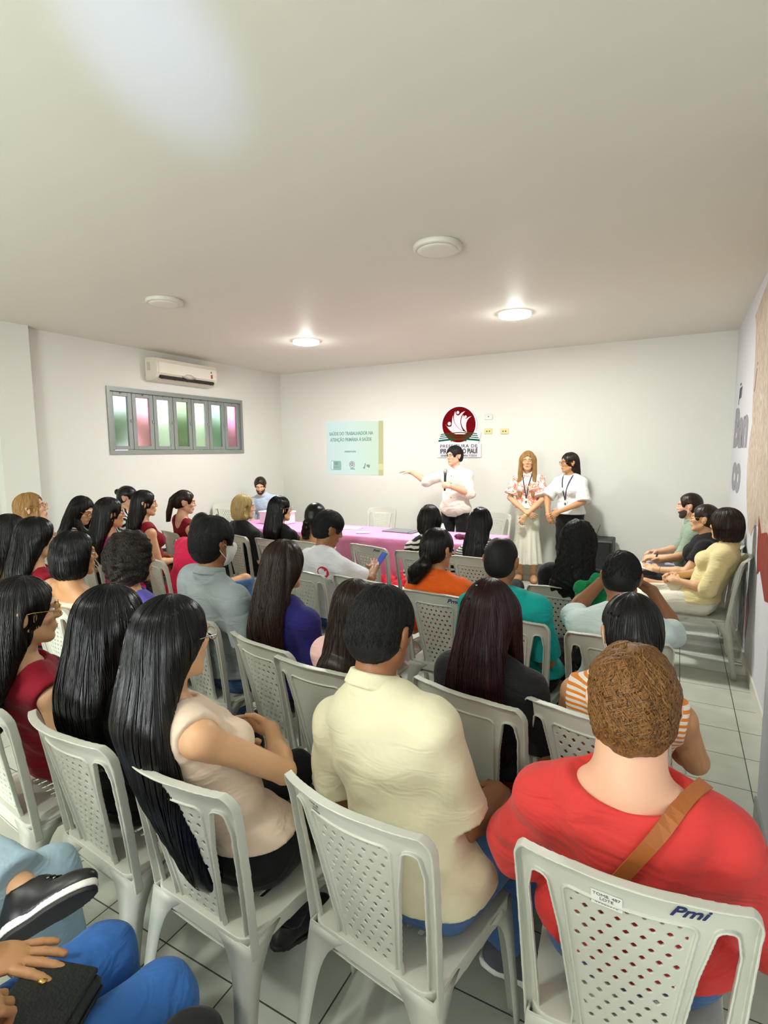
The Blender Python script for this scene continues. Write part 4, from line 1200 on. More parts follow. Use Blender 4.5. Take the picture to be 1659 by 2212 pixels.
prism('slide_badge', [(-0.40, -0.195), (-0.22, -0.200), (-0.205, -0.215), (-0.205, -0.330), (-0.22, -0.345), (-0.39, -0.345), (-0.405, -0.33)], 0.001, M_SLG, sl, MY(0.0075))
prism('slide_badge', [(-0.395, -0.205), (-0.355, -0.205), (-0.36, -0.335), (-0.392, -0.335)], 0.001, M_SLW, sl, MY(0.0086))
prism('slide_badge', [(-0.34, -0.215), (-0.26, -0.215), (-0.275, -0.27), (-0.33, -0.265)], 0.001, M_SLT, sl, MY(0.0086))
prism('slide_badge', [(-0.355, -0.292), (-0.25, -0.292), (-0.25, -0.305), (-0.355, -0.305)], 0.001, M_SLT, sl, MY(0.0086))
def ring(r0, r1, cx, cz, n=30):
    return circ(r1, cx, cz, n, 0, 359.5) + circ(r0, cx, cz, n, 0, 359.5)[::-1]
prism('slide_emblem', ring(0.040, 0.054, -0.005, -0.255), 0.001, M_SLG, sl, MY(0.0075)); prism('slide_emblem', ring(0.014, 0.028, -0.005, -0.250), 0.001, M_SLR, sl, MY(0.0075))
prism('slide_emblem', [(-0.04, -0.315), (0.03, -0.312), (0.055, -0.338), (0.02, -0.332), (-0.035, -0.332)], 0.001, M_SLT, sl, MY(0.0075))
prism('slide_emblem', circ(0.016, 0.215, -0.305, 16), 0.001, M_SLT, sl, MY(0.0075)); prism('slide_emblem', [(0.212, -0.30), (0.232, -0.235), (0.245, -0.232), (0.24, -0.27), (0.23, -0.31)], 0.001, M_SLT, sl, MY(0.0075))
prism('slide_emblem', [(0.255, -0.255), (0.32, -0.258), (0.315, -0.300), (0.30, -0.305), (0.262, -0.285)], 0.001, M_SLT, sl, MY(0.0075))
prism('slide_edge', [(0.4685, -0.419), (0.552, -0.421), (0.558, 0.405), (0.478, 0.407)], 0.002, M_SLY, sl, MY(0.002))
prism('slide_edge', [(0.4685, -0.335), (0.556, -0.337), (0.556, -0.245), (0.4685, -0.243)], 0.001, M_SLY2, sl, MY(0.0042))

# mural on the right wall
M_ML = mat('mural_lilac_grey', (150, 148, 156), rough=0.7, var=0.06)
mu = empty('wall_mural', (ROOM_R, 5.0, 0)); tag(mu, 'faded wall painting with lilac grey lettering and brown brush shapes on the right wall', 'mural')
TR = lambda y, z: Matrix.Translation((-0.002, y, z)) @ Matrix.Rotation(R_(-90), 4, 'Z') @ Matrix.Rotation(R_(90), 4, 'X')
text('mural_lettering', 'Ban', 0.52, M_ML, mu, TR(1.36, 1.86), sx=1.75, bold=0.028, depth=0.001, shear=0.12)
text('mural_lettering', 'co', 0.52, M_ML, mu, TR(1.52, 1.42), sx=1.7, bold=0.028, depth=0.001, shear=0.12)
text('mural_script', 'jin', 0.24, mat('mural_ink', (82, 82, 90), var=0), mu, TR(1.55, 2.24), sx=1.2, depth=0.001, shear=0.4)
text('mural_script', 'j', 0.26, mat('mural_ink', (82, 82, 90), var=0), mu, TR(0.30, 2.26), sx=1.2, depth=0.001, shear=0.4)
def mural_shape(nm, pts, m, off):
    mm = Matrix.Translation((-off, 0, 0)) @ Matrix.Rotation(R_(-90), 4, 'Z')
    # prism lies in xz and rises along -y; after the turn it lies in yz and rises along -x
    return prism(nm, [(-(y), z) for y, z in pts], 0.001, m, mu, mm)
def brush(name, cols, scale=3.0, dist=4.0):
    if name in MATS: return MATS[name]
    m, nt, b = new_mat(name)
    co = nd(nt, 'ShaderNodeTexCoord'); mp = nd(nt, 'ShaderNodeMapping'); mp.inputs['Scale'].default_value = (1, 3.0, 0.7)
    n = nd(nt, 'ShaderNodeTexNoise'); n.inputs['Scale'].default_value = scale; n.inputs['Detail'].default_value = 3; n.inputs['Distortion'].default_value = dist
    nt.links.new(co.outputs['Object'], mp.inputs[0]); nt.links.new(mp.outputs[0], n.inputs['Vector'])
    k = len(cols); r = ramp(nt, [(0.3 + 0.4 * i / (k - 1), c) for i, c in enumerate(cols)])
    nt.links.new(n.outputs[0], r.inputs[0]); nt.links.new(r.outputs[0], b.inputs['Base Color']); b.inputs['Roughness'].default_value = 0.7
    MATS[name] = m
    return m
M_MH = brush('mural_brush_brown', [(150, 124, 104), (214, 198, 180), (172, 150, 132), (226, 214, 200)])
M_MG = brush('mural_brush_grey', [(120, 122, 122), (206, 208, 212), (92, 94, 96), (214, 214, 218)], 2.5, 3)
M_MR = brush('mural_brush_red', [(110, 30, 22), (150, 52, 34), (120, 40, 30)])
M_MP = mat('mural_pink', (206, 158, 168), rough=0.7, var=0.1)
mural_shape('brown_waves', bez((0.62, 2.78), (0.35, 2.55), (0.50, 2.1), (0.36, 1.9)) + bez((0.34, 1.88), (0.66, 1.6), (0.52, 1.25), (0.12, 1.02))[:] + bez((-0.05, 1.00), (-0.3, 1.2), (-0.5, 1.1), (-1.0, 1.05)) + [(-1.75, 1.1), (-1.75, 2.8), (-0.6, 2.95)], M_MH, 0.001)
mural_shape('red_field', [(y_ - 0.42, z_) for y_, z_ in ((-0.02, 1.20), (-0.20, 1.10), (-0.45, 1.14), (-0.9, 1.0), (-1.0, 0.8), (-0.55, 0.72), (-0.25, 0.86), (-0.12, 0.80), (-0.05, 0.95))], M_MR, 0.0025)
mural_shape('grey_waves', bez((0.45, 1.05), (0.1, 0.9), (0.3, 0.6), (0.05, 0.35)) + [(0.1, 0.12), (0.55, 0.14)] + bez((0.6, 0.2), (0.5, 0.5), (0.8, 0.8), (0.55, 1.0)), M_MG, 0.0015)
mural_shape('pink_splash', [(-0.10, 0.62), (-0.22, 0.45), (-0.10, 0.2), (0.02, 0.4)], M_MP, 0.003)

# ------------------------------------------------------------------ plastic chair (one is built, the rest are copies)
def sd_poly(U, V, pts):
    pts = np.array(pts, float); n = len(pts)
    d = np.full(U.shape, 1e9); s = np.ones(U.shape)
    for i in range(n):
        a = pts[i]; b = pts[(i + 1) % n]; e = b - a
        wx, wy = U - a[0], V - a[1]
        t = np.clip((wx * e[0] + wy * e[1]) / (e @ e + 1e-12), 0, 1)
        d = np.minimum(d, (wx - t * e[0]) ** 2 + (wy - t * e[1]) ** 2)
        c1 = V >= a[1]; c2 = V < b[1]; c3 = e[0] * wy > e[1] * wx
        s = np.where((c1 & c2 & c3) | (~c1 & ~c2 & ~c3), -s, s)
    return s * np.sqrt(d)
def rnd_poly(U, V, pts, r):
    """polygon with rounded corners: shrink by r (given points already outer) then grow"""
    P = np.array(pts, float); c = P.mean(0)
    n = len(P); Q = []
    for i in range(n):
        a, b, d = P[i - 1], P[i], P[(i + 1) % n]
        e1 = norm(b - a); e2 = norm(d - b); n1 = np.array([-e1[1], e1[0]]); n2 = np.array([-e2[1], e2[0]])
        m = n1 + n2; m = m / max(m @ m, 1e-6) * 2
        Q.append(b + m * r)
    return sd_poly(U, V, Q) - r
def chair_back(holes=True):
    h = 0.0027
    us = axis(-0.245, 0.245, h); vs = axis(-0.075, 0.475, h); ws = axis(-0.030, 0.012, 0.0022)
    U, V = np.meshgrid(us, vs, indexing='ij')
    outer = rnd_poly(U, V, [(-0.200, -0.05), (0.200, -0.05), (0.222, 0.455 - 0.012), (0.10, 0.4595), (0.0, 0.462), (-0.10, 0.4595), (-0.222, 0.455 - 0.012)], 0.016)
    outer2 = rnd_poly(U, V, [(-0.205, -0.08), (0.205, -0.08), (0.222, 0.462), (-0.222, 0.462)], 0.062)
    outer = np.maximum(outer, outer2)
    panel = rnd_poly(U, V, [(-0.078, 0.000), (0.078, 0.000), (0.120, 0.388), (-0.120, 0.388)], 0.018)
    slots = np.full(U.shape, 1e9)
    for q in (-1, 1):
        pts = [(q * 0.100, -0.035), (q * 0.160, -0.035), (q * 0.182, 0.365), (q * 0.146, 0.385)]
        if q < 0: pts = pts[::-1]
        pts2 = [(q * 0.100, 0.05), (q * 0.108, -0.035), (q * 0.166, -0.035), (q * 0.1885, 0.33), (q * 0.180, 0.385), (q * 0.152, 0.388), (q * 0.128, 0.27)]
        if q < 0: pts2 = pts2[::-1]
        slots = np.minimum(slots, rnd_poly(U, V, pts2, 0.014))
    # diamonds
    cu, cv = 0.0300, 0.054
    iu = np.round(U / cu); iv = np.round(V / cv)
    dia = np.full(U.shape, 1e9)
    for du, dv in ((0, 0), (0.5, 0.5)):
        fu = (U / cu - du) - np.round(U / cu - du); fv = (V / cv - dv) - np.round(V / cv - dv)
        dia = np.minimum(dia, (np.abs(fu * cu) + np.abs(fv * cv) - 0.0070) * 0.707)
    dia = np.where(panel < -0.012, dia, 1e9)
    if not holes: dia = np.full(U.shape, 1e9)
    solid = np.maximum(np.maximum(outer, -slots), -dia)
    Wd = ws[None, None, :]
    s3 = solid[:, :, None]
    F = np.maximum(s3, np.abs(Wd + 0.001) - 0.0024)
    # panel face sits 5 mm further in than the frame
    inpan = np.clip((-panel) / 0.006, 0, 1)[:, :, None]
    F = np.maximum(s3, np.abs(Wd + 0.001 - 0.004 * inpan) - 0.0024)
    def rim(d2, wd, depth):
        b = np.maximum(np.abs(d2[:, :, None]) - wd, np.abs(Wd + depth / 2) - depth / 2)
        return np.maximum(b, outer[:, :, None])
    F = np.minimum(F, np.maximum(rim(outer + 0.0025, 0.0026, 0.024), -slots[:, :, None]))
    F = np.minimum(F, np.maximum(rim(slots - 0.0025, 0.0024, 0.013), -slots[:, :, None]))
    F = np.minimum(F, rim(panel, 0.0030, 0.008))
    X, Q = nets(F.astype(np.float32), us, vs, ws)
    u, v_, w_ = X[:, 0], X[:, 1], X[:, 2]
    vv = np.clip(v_, -0.1, 0.5)
    y = -0.185 - 0.20 * vv - 0.12 * vv * vv + 1.15 * u * u * np.clip(0.25 + vv * 2, 0, 1) + w_
    z = 0.412 + v_ * 1.03
    return mesh_from_arrays('backrest', np.stack([u, y, z], 1), Q)
def chair_seat():
    h = 0.004
    us = axis(-0.23, 0.23, h); vs = axis(-0.24, 0.24, h); ws = axis(-0.060, 0.014, 0.0035)
    U, V = np.meshgrid(us, vs, indexing='ij')
    outer = rnd_poly(U, V, [(-0.190, -0.205), (0.190, -0.205), (0.212, 0.205), (-0.212, 0.205)], 0.045)
    holes = np.full(U.shape, 1e9)
    for i in range(-3, 4):
        holes = np.minimum(holes, np.maximum(np.abs(U - i * 0.035) - 0.006, np.abs(V + 0.02) - 0.05))
    s2 = np.maximum(outer, -holes)[:, :, None]; Wd = ws[None, None, :]
    F = np.maximum(s2, np.abs(Wd) - 0.0035)
    F = np.minimum(F, np.maximum(np.abs(outer + 0.004)[:, :, None] - 0.004, np.abs(Wd + 0.021) - 0.022))
    X, Q = nets(F.astype(np.float32), us, vs, ws)
    r2 = (X[:, 0] / 0.19) ** 2 + (X[:, 1] / 0.20) ** 2
    X[:, 2] += 0.425 - 0.012 * np.clip(1 - r2, 0, 1) - 0.10 * np.clip(X[:, 1] - 0.13, 0, 1) ** 1.0 * np.clip((X[:, 1] - 0.13) / 0.08, 0, 1)
    return mesh_from_arrays('seat', X, Q)
def chair_leg(sx, sy):
    """tapered L section leg; the two flanges arch out into the seat apron at the top"""
    zt = 0.418; n = 16
    V = []; Q = []
    th = 0.0045
    for i in range(n + 1):
        t = i / n; z = zt * (1 - t)
        flare = math.exp(-t * 9.0)
        wx = 0.036 + 0.016 * (1 - t) + 0.075 * flare
        wy = 0.034 + 0.014 * (1 - t) + 0.085 * flare
        if sy > 0: cx, cy = 0.208 + 0.022 * t, 0.196 + 0.030 * t
        else: cx, cy = 0.196 + 0.030 * t, 0.205 + 0.060 * t
        sec = [(cx, cy), (cx - wx, cy), (cx - wx, cy - th), (cx - th - 0.002, cy - th - 0.002), (cx - th, cy - wy), (cx, cy - wy)]
        for a, b in sec: V.append((sx * a, sy * b, z))
    m = 6
    for i in range(n):
        for k in range(m):
            k2 = (k + 1) % m
            q = (i * m + k, i * m + k2, (i + 1) * m + k2, (i + 1) * m + k)
            Q.append(q)
    bm = bmesh.new()
    bv = [bm.verts.new(v) for v in V]
    for q in Q: bm.faces.new([bv[i] for i in q])
    for base in (0, n * m):
        bm.faces.new([bv[base + k] for k in (0, 1, 2, 3)]); bm.faces.new([bv[base + k] for k in (0, 3, 4, 5)])
    bmesh.ops.recalc_face_normals(bm, faces=bm.faces)
    bm.normal_update()
    es = [e for e in bm.edges if len(e.link_faces) == 2 and e.link_faces[0].normal.angle(e.link_faces[1].normal) > 0.9]
    bmesh.ops.bevel(bm, geom=es, offset=0.0014, segments=2, affect='EDGES')
    for f in bm.faces: f.smooth = True
    me = bpy.data.meshes.new('leg'); bm.to_mesh(me); bm.free()
    return me
def make_chair():
    c = empty('plastic_chair')
    obj('backrest', chair_back(), M_PLASTIC, c); obj('seat', chair_seat(), M_PLASTIC, c)
    for sx in (-1, 1):
        for sy in (-1, 1): obj('leg', chair_leg(sx, sy), M_PLASTIC, c)
    return c
CHAIR0 = make_chair(); CH_USED = [False]; CHAIR_AT = {}
def back_surface(u, v_, w_=-0.004):
    y = -0.185 - 0.20 * v_ - 0.12 * v_ * v_ + 1.15 * u * u * min(1, max(0, 0.25 + v_ * 2)) + w_
    return Vector((u, y, 0.412 + v_ * 1.03))
def chair(x, y, ang, label, z=0.0, ink=False, grp='white plastic stacking chairs', inku=0.12, plain=False):
    if not CH_USED[0]: c = CHAIR0; CH_USED[0] = True
    else:
        c = CHAIR0.copy(); COL.objects.link(c)
        for ch in PARTS0:
            d = ch.copy(); COL.objects.link(d); d.parent = c
            if plain and ch.name.startswith('backrest'): d.data = PLAIN_BACK; d['label'] = 'smooth backrest panel without holes'
    c.location = (x, y, z); c.rotation_euler = (0, 0, R_(ang))
    tag(c, label, 'chair', grp)
    if ink:
        p = back_surface(inku, 0.420, -0.0048)
        mm = Matrix.Translation(p) @ Matrix.Rotation(R_(13), 4, 'Z') @ Matrix.Rotation(R_(90 + 16), 4, 'X')
        o = text('marker_lettering', 'Pmi', 0.036, M_INK, c, mm, shear=0.35, bold=0.0004, depth=0.0006, sx=1.15)
        o['label'] = 'dark blue handwritten marker letters'
    return c
PARTS0 = list(CHAIR0.children)
PLAIN_BACK = chair_back(False); PLAIN_BACK.materials.append(M_PLASTIC)

# ------------------------------------------------------------------ cloth and pattern materials
C = {
 'coral': cloth('cloth_coral', (206, 60, 56), fold=1.0, fscale=5), 'cream': cloth('cloth_cream', (218, 212, 180), fold=0.35),
 'denim': cloth('denim_blue', (70, 104, 150), fscale=10), 'bdenim': cloth('denim_bright', (56, 108, 180), fscale=10), 'ldenim': cloth('denim_light', (164, 190, 204), fscale=10),
 'black': cloth('cloth_black', (20, 20, 22)), 'blacks': cloth('cloth_soft_black', (28, 29, 31)), 'beige': cloth('cloth_beige_knit', (224, 202, 180)),
 'wine': cloth('cloth_wine', (130, 14, 32)), 'darkred': cloth('cloth_dark_red', (120, 22, 22)), 'orange': cloth('cloth_orange', (232, 98, 28)),
 'teal': cloth('cloth_teal', (18, 158, 152)), 'navy': cloth('cloth_navy', (36, 34, 104)), 'grey': cloth('cloth_heather_grey', (142, 152, 152)),
 'purple': cloth('cloth_violet', (92, 84, 168)), 'white': cloth('cloth_white', (222, 224, 230)), 'ice': cloth('cloth_ice_white', (208, 224, 222)),
 'pinkl': cloth('cloth_pale_pink', (234, 190, 184)), 'magenta': cloth('cloth_magenta', (206, 30, 128), fold=1.0), 'rose': cloth('cloth_rose_red', (214, 34, 78), fold=0.8),
 'yellow': cloth('cloth_pale_yellow', (226, 204, 140)), 'sage': cloth('cloth_sage', (148, 166, 146)), 'butter': cloth('cloth_butter', (228, 214, 160)),
 'offwhite': cloth('cloth_off_white', (230, 228, 212)), 'sky': cloth('cloth_pale_blue', (184, 200, 220)), 'shirtp': cloth('cloth_shell_white', (230, 220, 208)),
 'satin': cloth('cloth_ivory_satin', (226, 224, 206), rough=0.5, fold=0.3), 'linen': cloth('cloth_linen_white', (226, 226, 224)),
 'green': cloth('cloth_green', (20, 140, 84), fold=1.0), 'charcoal': cloth('cloth_charcoal', (58, 58, 64)), 'lilac': cloth('cloth_lilac_grey', (172, 176, 200)),
 'redf': cloth('cloth_red_fabric', (186, 24, 48), fold=1.2), 'pinkt': cloth('tablecloth_pink', (232, 150, 196), fold=0.15), 'greyt': cloth('trouser_grey', (84, 84, 92)),
}
C['ostripe'] = striped('stripe_orange_white', (226, 132, 48), (236, 226, 214), 17.5, 'Z', 0.46)
C['bwstripe'] = striped('stripe_black_white', (28, 26, 30), (226, 222, 218), 14, 'Z', 0.5, 2.0, (0.3, 0.5, 0))
C['bwline'] = striped('stripe_white_black_line', (24, 24, 26), (222, 220, 214), 17, 'Z', 0.30)
C['zebra'] = striped('zebra_print', (26, 24, 24), (226, 220, 212), 7, 'Z', 0.48, 6.5, (0.1, 0.2, 0))
C['bwdiag'] = striped('stripe_black_white_diagonal', (26, 24, 28), (222, 218, 214), 12, 'X', 0.5, 3.0, (0.2, 0.3, 0.5))
C['floral'] = floral('floral_peach', (232, 222, 216), [(238, 150, 110), (222, 96, 80), (240, 180, 150)], 11)
C['multi'] = floral('floral_multi', (190, 130, 110), [(60, 90, 190), (180, 60, 50), (40, 60, 120)], 16)
def S(v, **k):
    d = dict(v); d.update(k); return d
TEE = lambda m, **k: S(dict(mat=C[m], sleeve=0.55, neck='crew'), **k)
POLO = lambda m, **k: S(dict(mat=C[m], sleeve=0.6, neck='collar'), **k)
TANK = lambda m, **k: S(dict(mat=C[m], sleeve=0, neck='scoop', name='top'), **k)
TRO = lambda m, **k: S(dict(mat=C[m]), **k)

# ------------------------------------------------------------------ near rows
person('red', 'person with short auburn hair in coral red blouse, brown bag strap, rightmost in nearest row', dict(
    o=(-0.055, 1.33), ang=2, head=(-0.065, 1.225, 1.255), hy=2, hp=8, near=True, skin='fair', w=1.12, thick=1.1, belly=1.15, arm=1.15, shd=0.118, neckw=1.45,
    hair=('short', 'auburn', dict(grow=0.013, curl=0.75, amp=0.0026, strands=1100, steps=12, step=0.006, rad=0.0021, swirl=0.5, nape=0.092)),
    top=dict(mat=C['coral'], sleeve=1.22, neck='boat', loose=0.034, t=0.018, wr=0.004, name='blouse'), bottom=TRO('denim'), EL=(-0.315, 1.30, 0.665), ER=(0.215, 1.30, 0.665)))
person('man', 'person with short black hair in cream polo shirt and blue jeans, nearest row centre', dict(
    o=(-0.59, 1.26), ang=-6, head=(-0.715, 1.295, 1.297), hy=-6, hp=14, near=True, fem=False, skin='brown', w=1.06, thick=1.08, arm=1.1, pel=(0, -0.02, 0.52),
    hair=('short', 'matteblack', dict(grow=0.011, curl=0.2, amp=0.0005, strands=2600, steps=8, step=0.0045, rad=0.0013, swirl=0.35, nape=0.085)),
    top=POLO('cream', t=0.017, loose=0.016, sleeve=0.80, wr=0.0035), bottom=TRO('denim'), shd=0.115, KR=(-0.335, 1.60, 0.580), AR=(-0.42, 1.54, 0.12), FR=(-0.20, 1.62, 0.06), ER=(-0.475, 1.30, 0.655), WR=(-0.45, 1.52, 0.63),
    shoe=dict(mat=C['greyt'], sole=M_SOLE)))
person('long', 'person with waist-long straight black hair in beige sleeveless top, arms folded, behind perforated chair', dict(
    o=(-1.09, 1.13), ang=-4, head=(-1.205, 0.985, 1.287), hy=-10, hp=3, near=True, face=True, skin='light', twist=-14,
    hair=('long', 'black', dict(len=0.66, wd=1.02, bw=0.070, amp=0.0010, N=21, strands=800, steps=62, step=0.0125, rad=0.0017, out=0.03, sx=0.03, tilt=0.06)),
    top=TANK('beige', t=0.010, hem=0.05), bottom=TRO('black', waist=0.12), ER=(-0.975, 1.16, 0.745), WR=(-1.15, 1.31, 0.76), DR=(-1, 0.0, 0), NR=(0, 1, 0.3), EL=(-1.40, 1.14, 0.74), WL=(-1.19, 1.24, 0.705), DL=(1, -0.12, 0.0), NL=(0, 1, -0.2), CL=0.25,
    KR=(-0.98, 1.50, 0.50), AR=(-1.11, 1.30, 0.10), KL=(-1.20, 1.50, 0.50), AL=(-1.26, 1.33, 0.10),
    glasses=M_CHROME, shoe=dict(mat=M_SHOE, sole=M_SOLED)))
person('bh2', 'person with long glossy black hair in black top, between burgundy top and waist-long hair', dict(
    o=(-1.64, 1.14), ang=-5, head=(-1.540, 1.035, 1.268), hy=-12, hp=3, near=True, face=True, skin='light',
    hair=('long', 'black', dict(len=0.42, wd=1.05, bw=0.11, amp=0.0012, N=19, strands=600, steps=34, step=0.0125, rad=0.0018, tilt=0.10, front=0.12, out=-0.02)),
    top=TEE('blacks', sleeve=0.7, t=0.011), bottom=TRO('black')))
person('burg', 'person with glasses, long black hair and sleeveless wine top, leftmost in nearest row', dict(
    o=(-2.10, 1.17), ang=-6, head=(-1.965, 1.00, 1.258), hy=-26, hp=2, near=True, face=True, skin='light',
    hair=('long', 'softblack', dict(len=0.42, wd=1.0, bw=0.075, amp=0.0012, strands=500, steps=38, step=0.0125, rad=0.0018, sx=-0.05, ear=(1,), out=0.02)),
    top=TANK('wine', armr=0.052, armx=0.055, t=0.011), bottom=TRO('wine'), glasses=M_GOLD))
person('dkred', 'person with long dark burgundy hair and a clip in black top, second row', dict(
    o=(-0.545, 1.90), ang=-10, head=(-0.565, 1.815, 1.222), hy=-4, hp=5, near=True, skin='light', w=0.98, arm=1.1,
    hair=('long', 'burgundy', dict(len=0.50, wd=0.98, bw=0.115, amp=0.0012, strands=600, steps=42, step=0.0125, rad=0.0017, front=0.12)),
    top=TEE('blacks', sleeve=0.75, t=0.013), bottom=TRO('darkred')))
person('ostr', 'person with black ponytail, white face mask and orange striped sleeveless top', dict(
    o=(-0.13, 1.93), ang=-4, head=(-0.110, 1.82, 1.222), hy=16, hp=6, near=True, skin='tan', mask=True, w=1.0, thick=1.1, belly=1.2, arm=1.12,
    hair=('pony', 'softblack', dict(grow=0.010, amp=0.0010, strands=500, steps=30, step=0.010, rad=0.0015, knot=(-0.104, -0.005), pl=0.30, pw=1.5, pd=(0.03, 0))),
    top=TANK('ostripe', t=0.012, armr=0.05, armx=0.06), bottom=TRO('offwhite'), ER=(0.085, 1.86, 0.70), EL=(-0.315, 1.90, 0.70)))
person('pink', 'smaller person with dark brown hair in pale pink top, left of the cream polo', dict(
    o=(-1.13, 1.86), ang=-4, head=(-1.11, 1.79, 1.172), hy=-2, hp=6, near=True, skin='light', w=0.86, hs=0.8, arm=0.88, shd=0.062,
    hair=('long', 'brown', dict(len=0.22, wd=0.76, bw=0.05, amp=0.0010, strands=400, steps=26, step=0.011, rad=0.0016, grow=0.006, tilt=0.2)),
    top=TEE('pinkl', sleeve=0.5, t=0.012, wr=0.003), bottom=TRO('black')))
person('blue', 'person with wavy very long dark hair over a navy blue shirt, second row', dict(
    o=(-1.63, 2.05), ang=-8, head=(-1.625, 1.985, 1.262), hy=-6, hp=3, near=True, skin='light', w=1.0,
    hair=('long', 'brown', dict(len=0.46, wd=0.98, bw=0.10, amp=0.0030, N=12, strands=700, steps=46, step=0.0125, rad=0.0020, tilt=0.35, out=0.01)),
    top=TEE('navy', sleeve=0.8, t=0.013), bottom=TRO('black')))
person('gray', 'person with short black hair and face mask strap in heather grey polo shirt', dict(
    o=(-2.08, 2.08), ang=-10, head=(-1.985, 1.895, 1.362), hy=-12, hp=2, near=True, fem=False, skin='brown', w=1.10, thick=1.1, belly=1.1, arm=1.1, mask=True,
    hair=('short', 'matteblack', dict(grow=0.018, curl=0.3, amp=0.0008, strands=2000, steps=9, step=0.0045, rad=0.0014, swirl=0.4, nape=0.095)),
    top=POLO('grey', t=0.016, sleeve=0.75, wr=0.0035), bottom=TRO('denim')))
person('curl', 'person with big curly dark hair in violet strap top, left of the grey polo', dict(
    o=(-2.46, 1.90), ang=-6, head=(-2.39, 1.735, 1.282), hy=-20, hp=2, face=True, skin='tan', near=True,
    hair=('bob', 'curly', dict(grow=0.022, curl=1.0, amp=0.0048, bl=0.135, bwid=0.108, strands=900, steps=18, step=0.008, rad=0.0018, swirl=0.5)),
    top=TANK('purple', armr=0.062, armx=0.04), bottom=TRO('denim')))
person('tan', 'person with smooth black chin-length bob and bare upper back, beige strap top', dict(
    o=(-2.96, 1.90), ang=-6, head=(-2.84, 1.72, 1.262), hy=-20, hp=2, skin='tan', face=True,
    hair=('bob', 'black', dict(grow=0.013, amp=0.0007, bl=0.135, bwid=0.098, strands=500, steps=24, step=0.010, rad=0.0015)),
    top=dict(mat=C['beige'], sleeve=0, neck='strapless', drop=0.10, name='top', t=0.010), bottom=TRO('black')))
person('bstr', 'person with long straight black hair in wine red halter, beside the left wall row', dict(
    o=(-3.42, 1.92), ang=-8, head=(-3.30, 1.78, 1.312), hy=-20, hp=3, skin='light', face=True,
    hair=('long', 'black', dict(len=0.42, wd=1.02, bw=0.06, amp=0.0010, strands=400, steps=34, step=0.0125, rad=0.0018, sx=-0.06)),
    top=TANK('wine'), bottom=TRO('black')))
person('edge', 'person with dark hair in pale yellow top cut by the left picture edge', dict(
    o=(-3.86, 1.98), ang=-8, head=(-3.72, 1.85, 1.302), hy=-10, hp=3, skin='light',
    hair=('long', 'softblack', dict(len=0.28, wd=1.04, amp=0.0010, strands=300, steps=26, step=0.0125, rad=0.0018)),
    top=TEE('yellow', sleeve=0.4, neck='boat'), bottom=TRO('black')))

# ------------------------------------------------------------------ middle rows
person('wsh', 'person with cropped black hair in ice white shirt, head bowed and forearms raised', dict(
    o=(-0.21, 2.70), ang=2, head=(-0.215, 2.72, 1.195), hy=0, hp=26, near=True, fem=False, skin='brown', w=1.08, thick=1.05,
    hair=('short', 'matteblack', dict(grow=0.009, amp=0.0004, curl=0.4, nape=0.08, strands=1500, steps=6, step=0.0035, rad=0.0011, swirl=0.3)),
    top=TEE('ice', sleeve=0.75, t=0.014, loose=0.012, wr=0.003), bottom=TRO('charcoal'),
    EL=(-0.455, 2.86, 0.835), WL=(-0.33, 2.96, 0.985), DL=(0.8, 0.3, 0.3), NL=(-0.3, 0.5, 0.5), CL=0.8, ER=(0.02, 2.86, 0.80), WR=(-0.09, 2.96, 0.965), DR=(-0.7, 0.3, 0.3), NR=(0.3, 0.5, 0.5), CR=0.8))
person('teal', 'person with thinning cropped hair in bright teal polo shirt, third row', dict(
    o=(-0.69, 2.78), ang=-4, head=(-0.755, 2.60, 1.252), hy=-4, hp=6, near=True, fem=False, skin='brown', w=1.12, belly=1.15, thick=1.1,
    hair=('short', 'matteblack', dict(grow=0.003, amp=0.0004, curl=0.5, bald=0.65, nape=0.085)),
    top=POLO('teal', t=0.016, sleeve=0.9, loose=0.016), bottom=TRO('black')))
person('orng', 'person with dark low ponytail in orange collared blouse, third row', dict(
    o=(-1.17, 3.00), ang=-4, head=(-1.225, 2.90, 1.222), hy=-18, hp=5, near=True, skin='tan', w=1.02,
    hair=('pony', 'softblack', dict(grow=0.012, amp=0.0010, strands=300, steps=24, step=0.010, rad=0.0016, knot=(-0.100, -0.050), pl=0.16, pw=1.5, pd=(-0.09, 0.0))),
    top=TEE('orange', sleeve=0.9, neck='collar', t=0.014), bottom=TRO('darkred')))
person('wlogo', 'person in white tee with red printed logo on the back, head bent over a phone', dict(
    o=(-2.16, 3.16), ang=-14, head=(-2.13, 3.10, 1.262), hy=-38, hp=22, fem=False, skin='brown', w=1.06, near=True,
    hair=('short', 'matteblack', dict(grow=0.016, curl=0.4, amp=0.0010, strands=1400, steps=9, step=0.0045, rad=0.0014, swirl=0.4)),
    top=TEE('white', t=0.016, sleeve=0.8, loose=0.014), bottom=TRO('denim'), WR=(-1.96, 3.42, 0.80), DR=(-0.3, 0.8, 0.5), ER=(-1.88, 3.20, 0.78)))
person('redm', 'person with greying cropped hair leaning forward in rose red polo shirt', dict(
    o=(-3.42, 2.98), ang=-14, head=(-3.235, 2.99, 1.222), hy=-20, hp=28, fem=False, skin='tan', w=1.12, thick=1.15, belly=1.2, pel=(0, -0.05, 0.52),
    hair=('short', 'softblack', dict(grow=0.001, amp=0.0004, bald=0.7)), top=POLO('rose', t=0.018, sleeve=0.8, loose=0.014), bottom=TRO('denim'), KR=(-3.20, 3.38, 0.60), AR=(-3.22, 3.36, 0.14)))
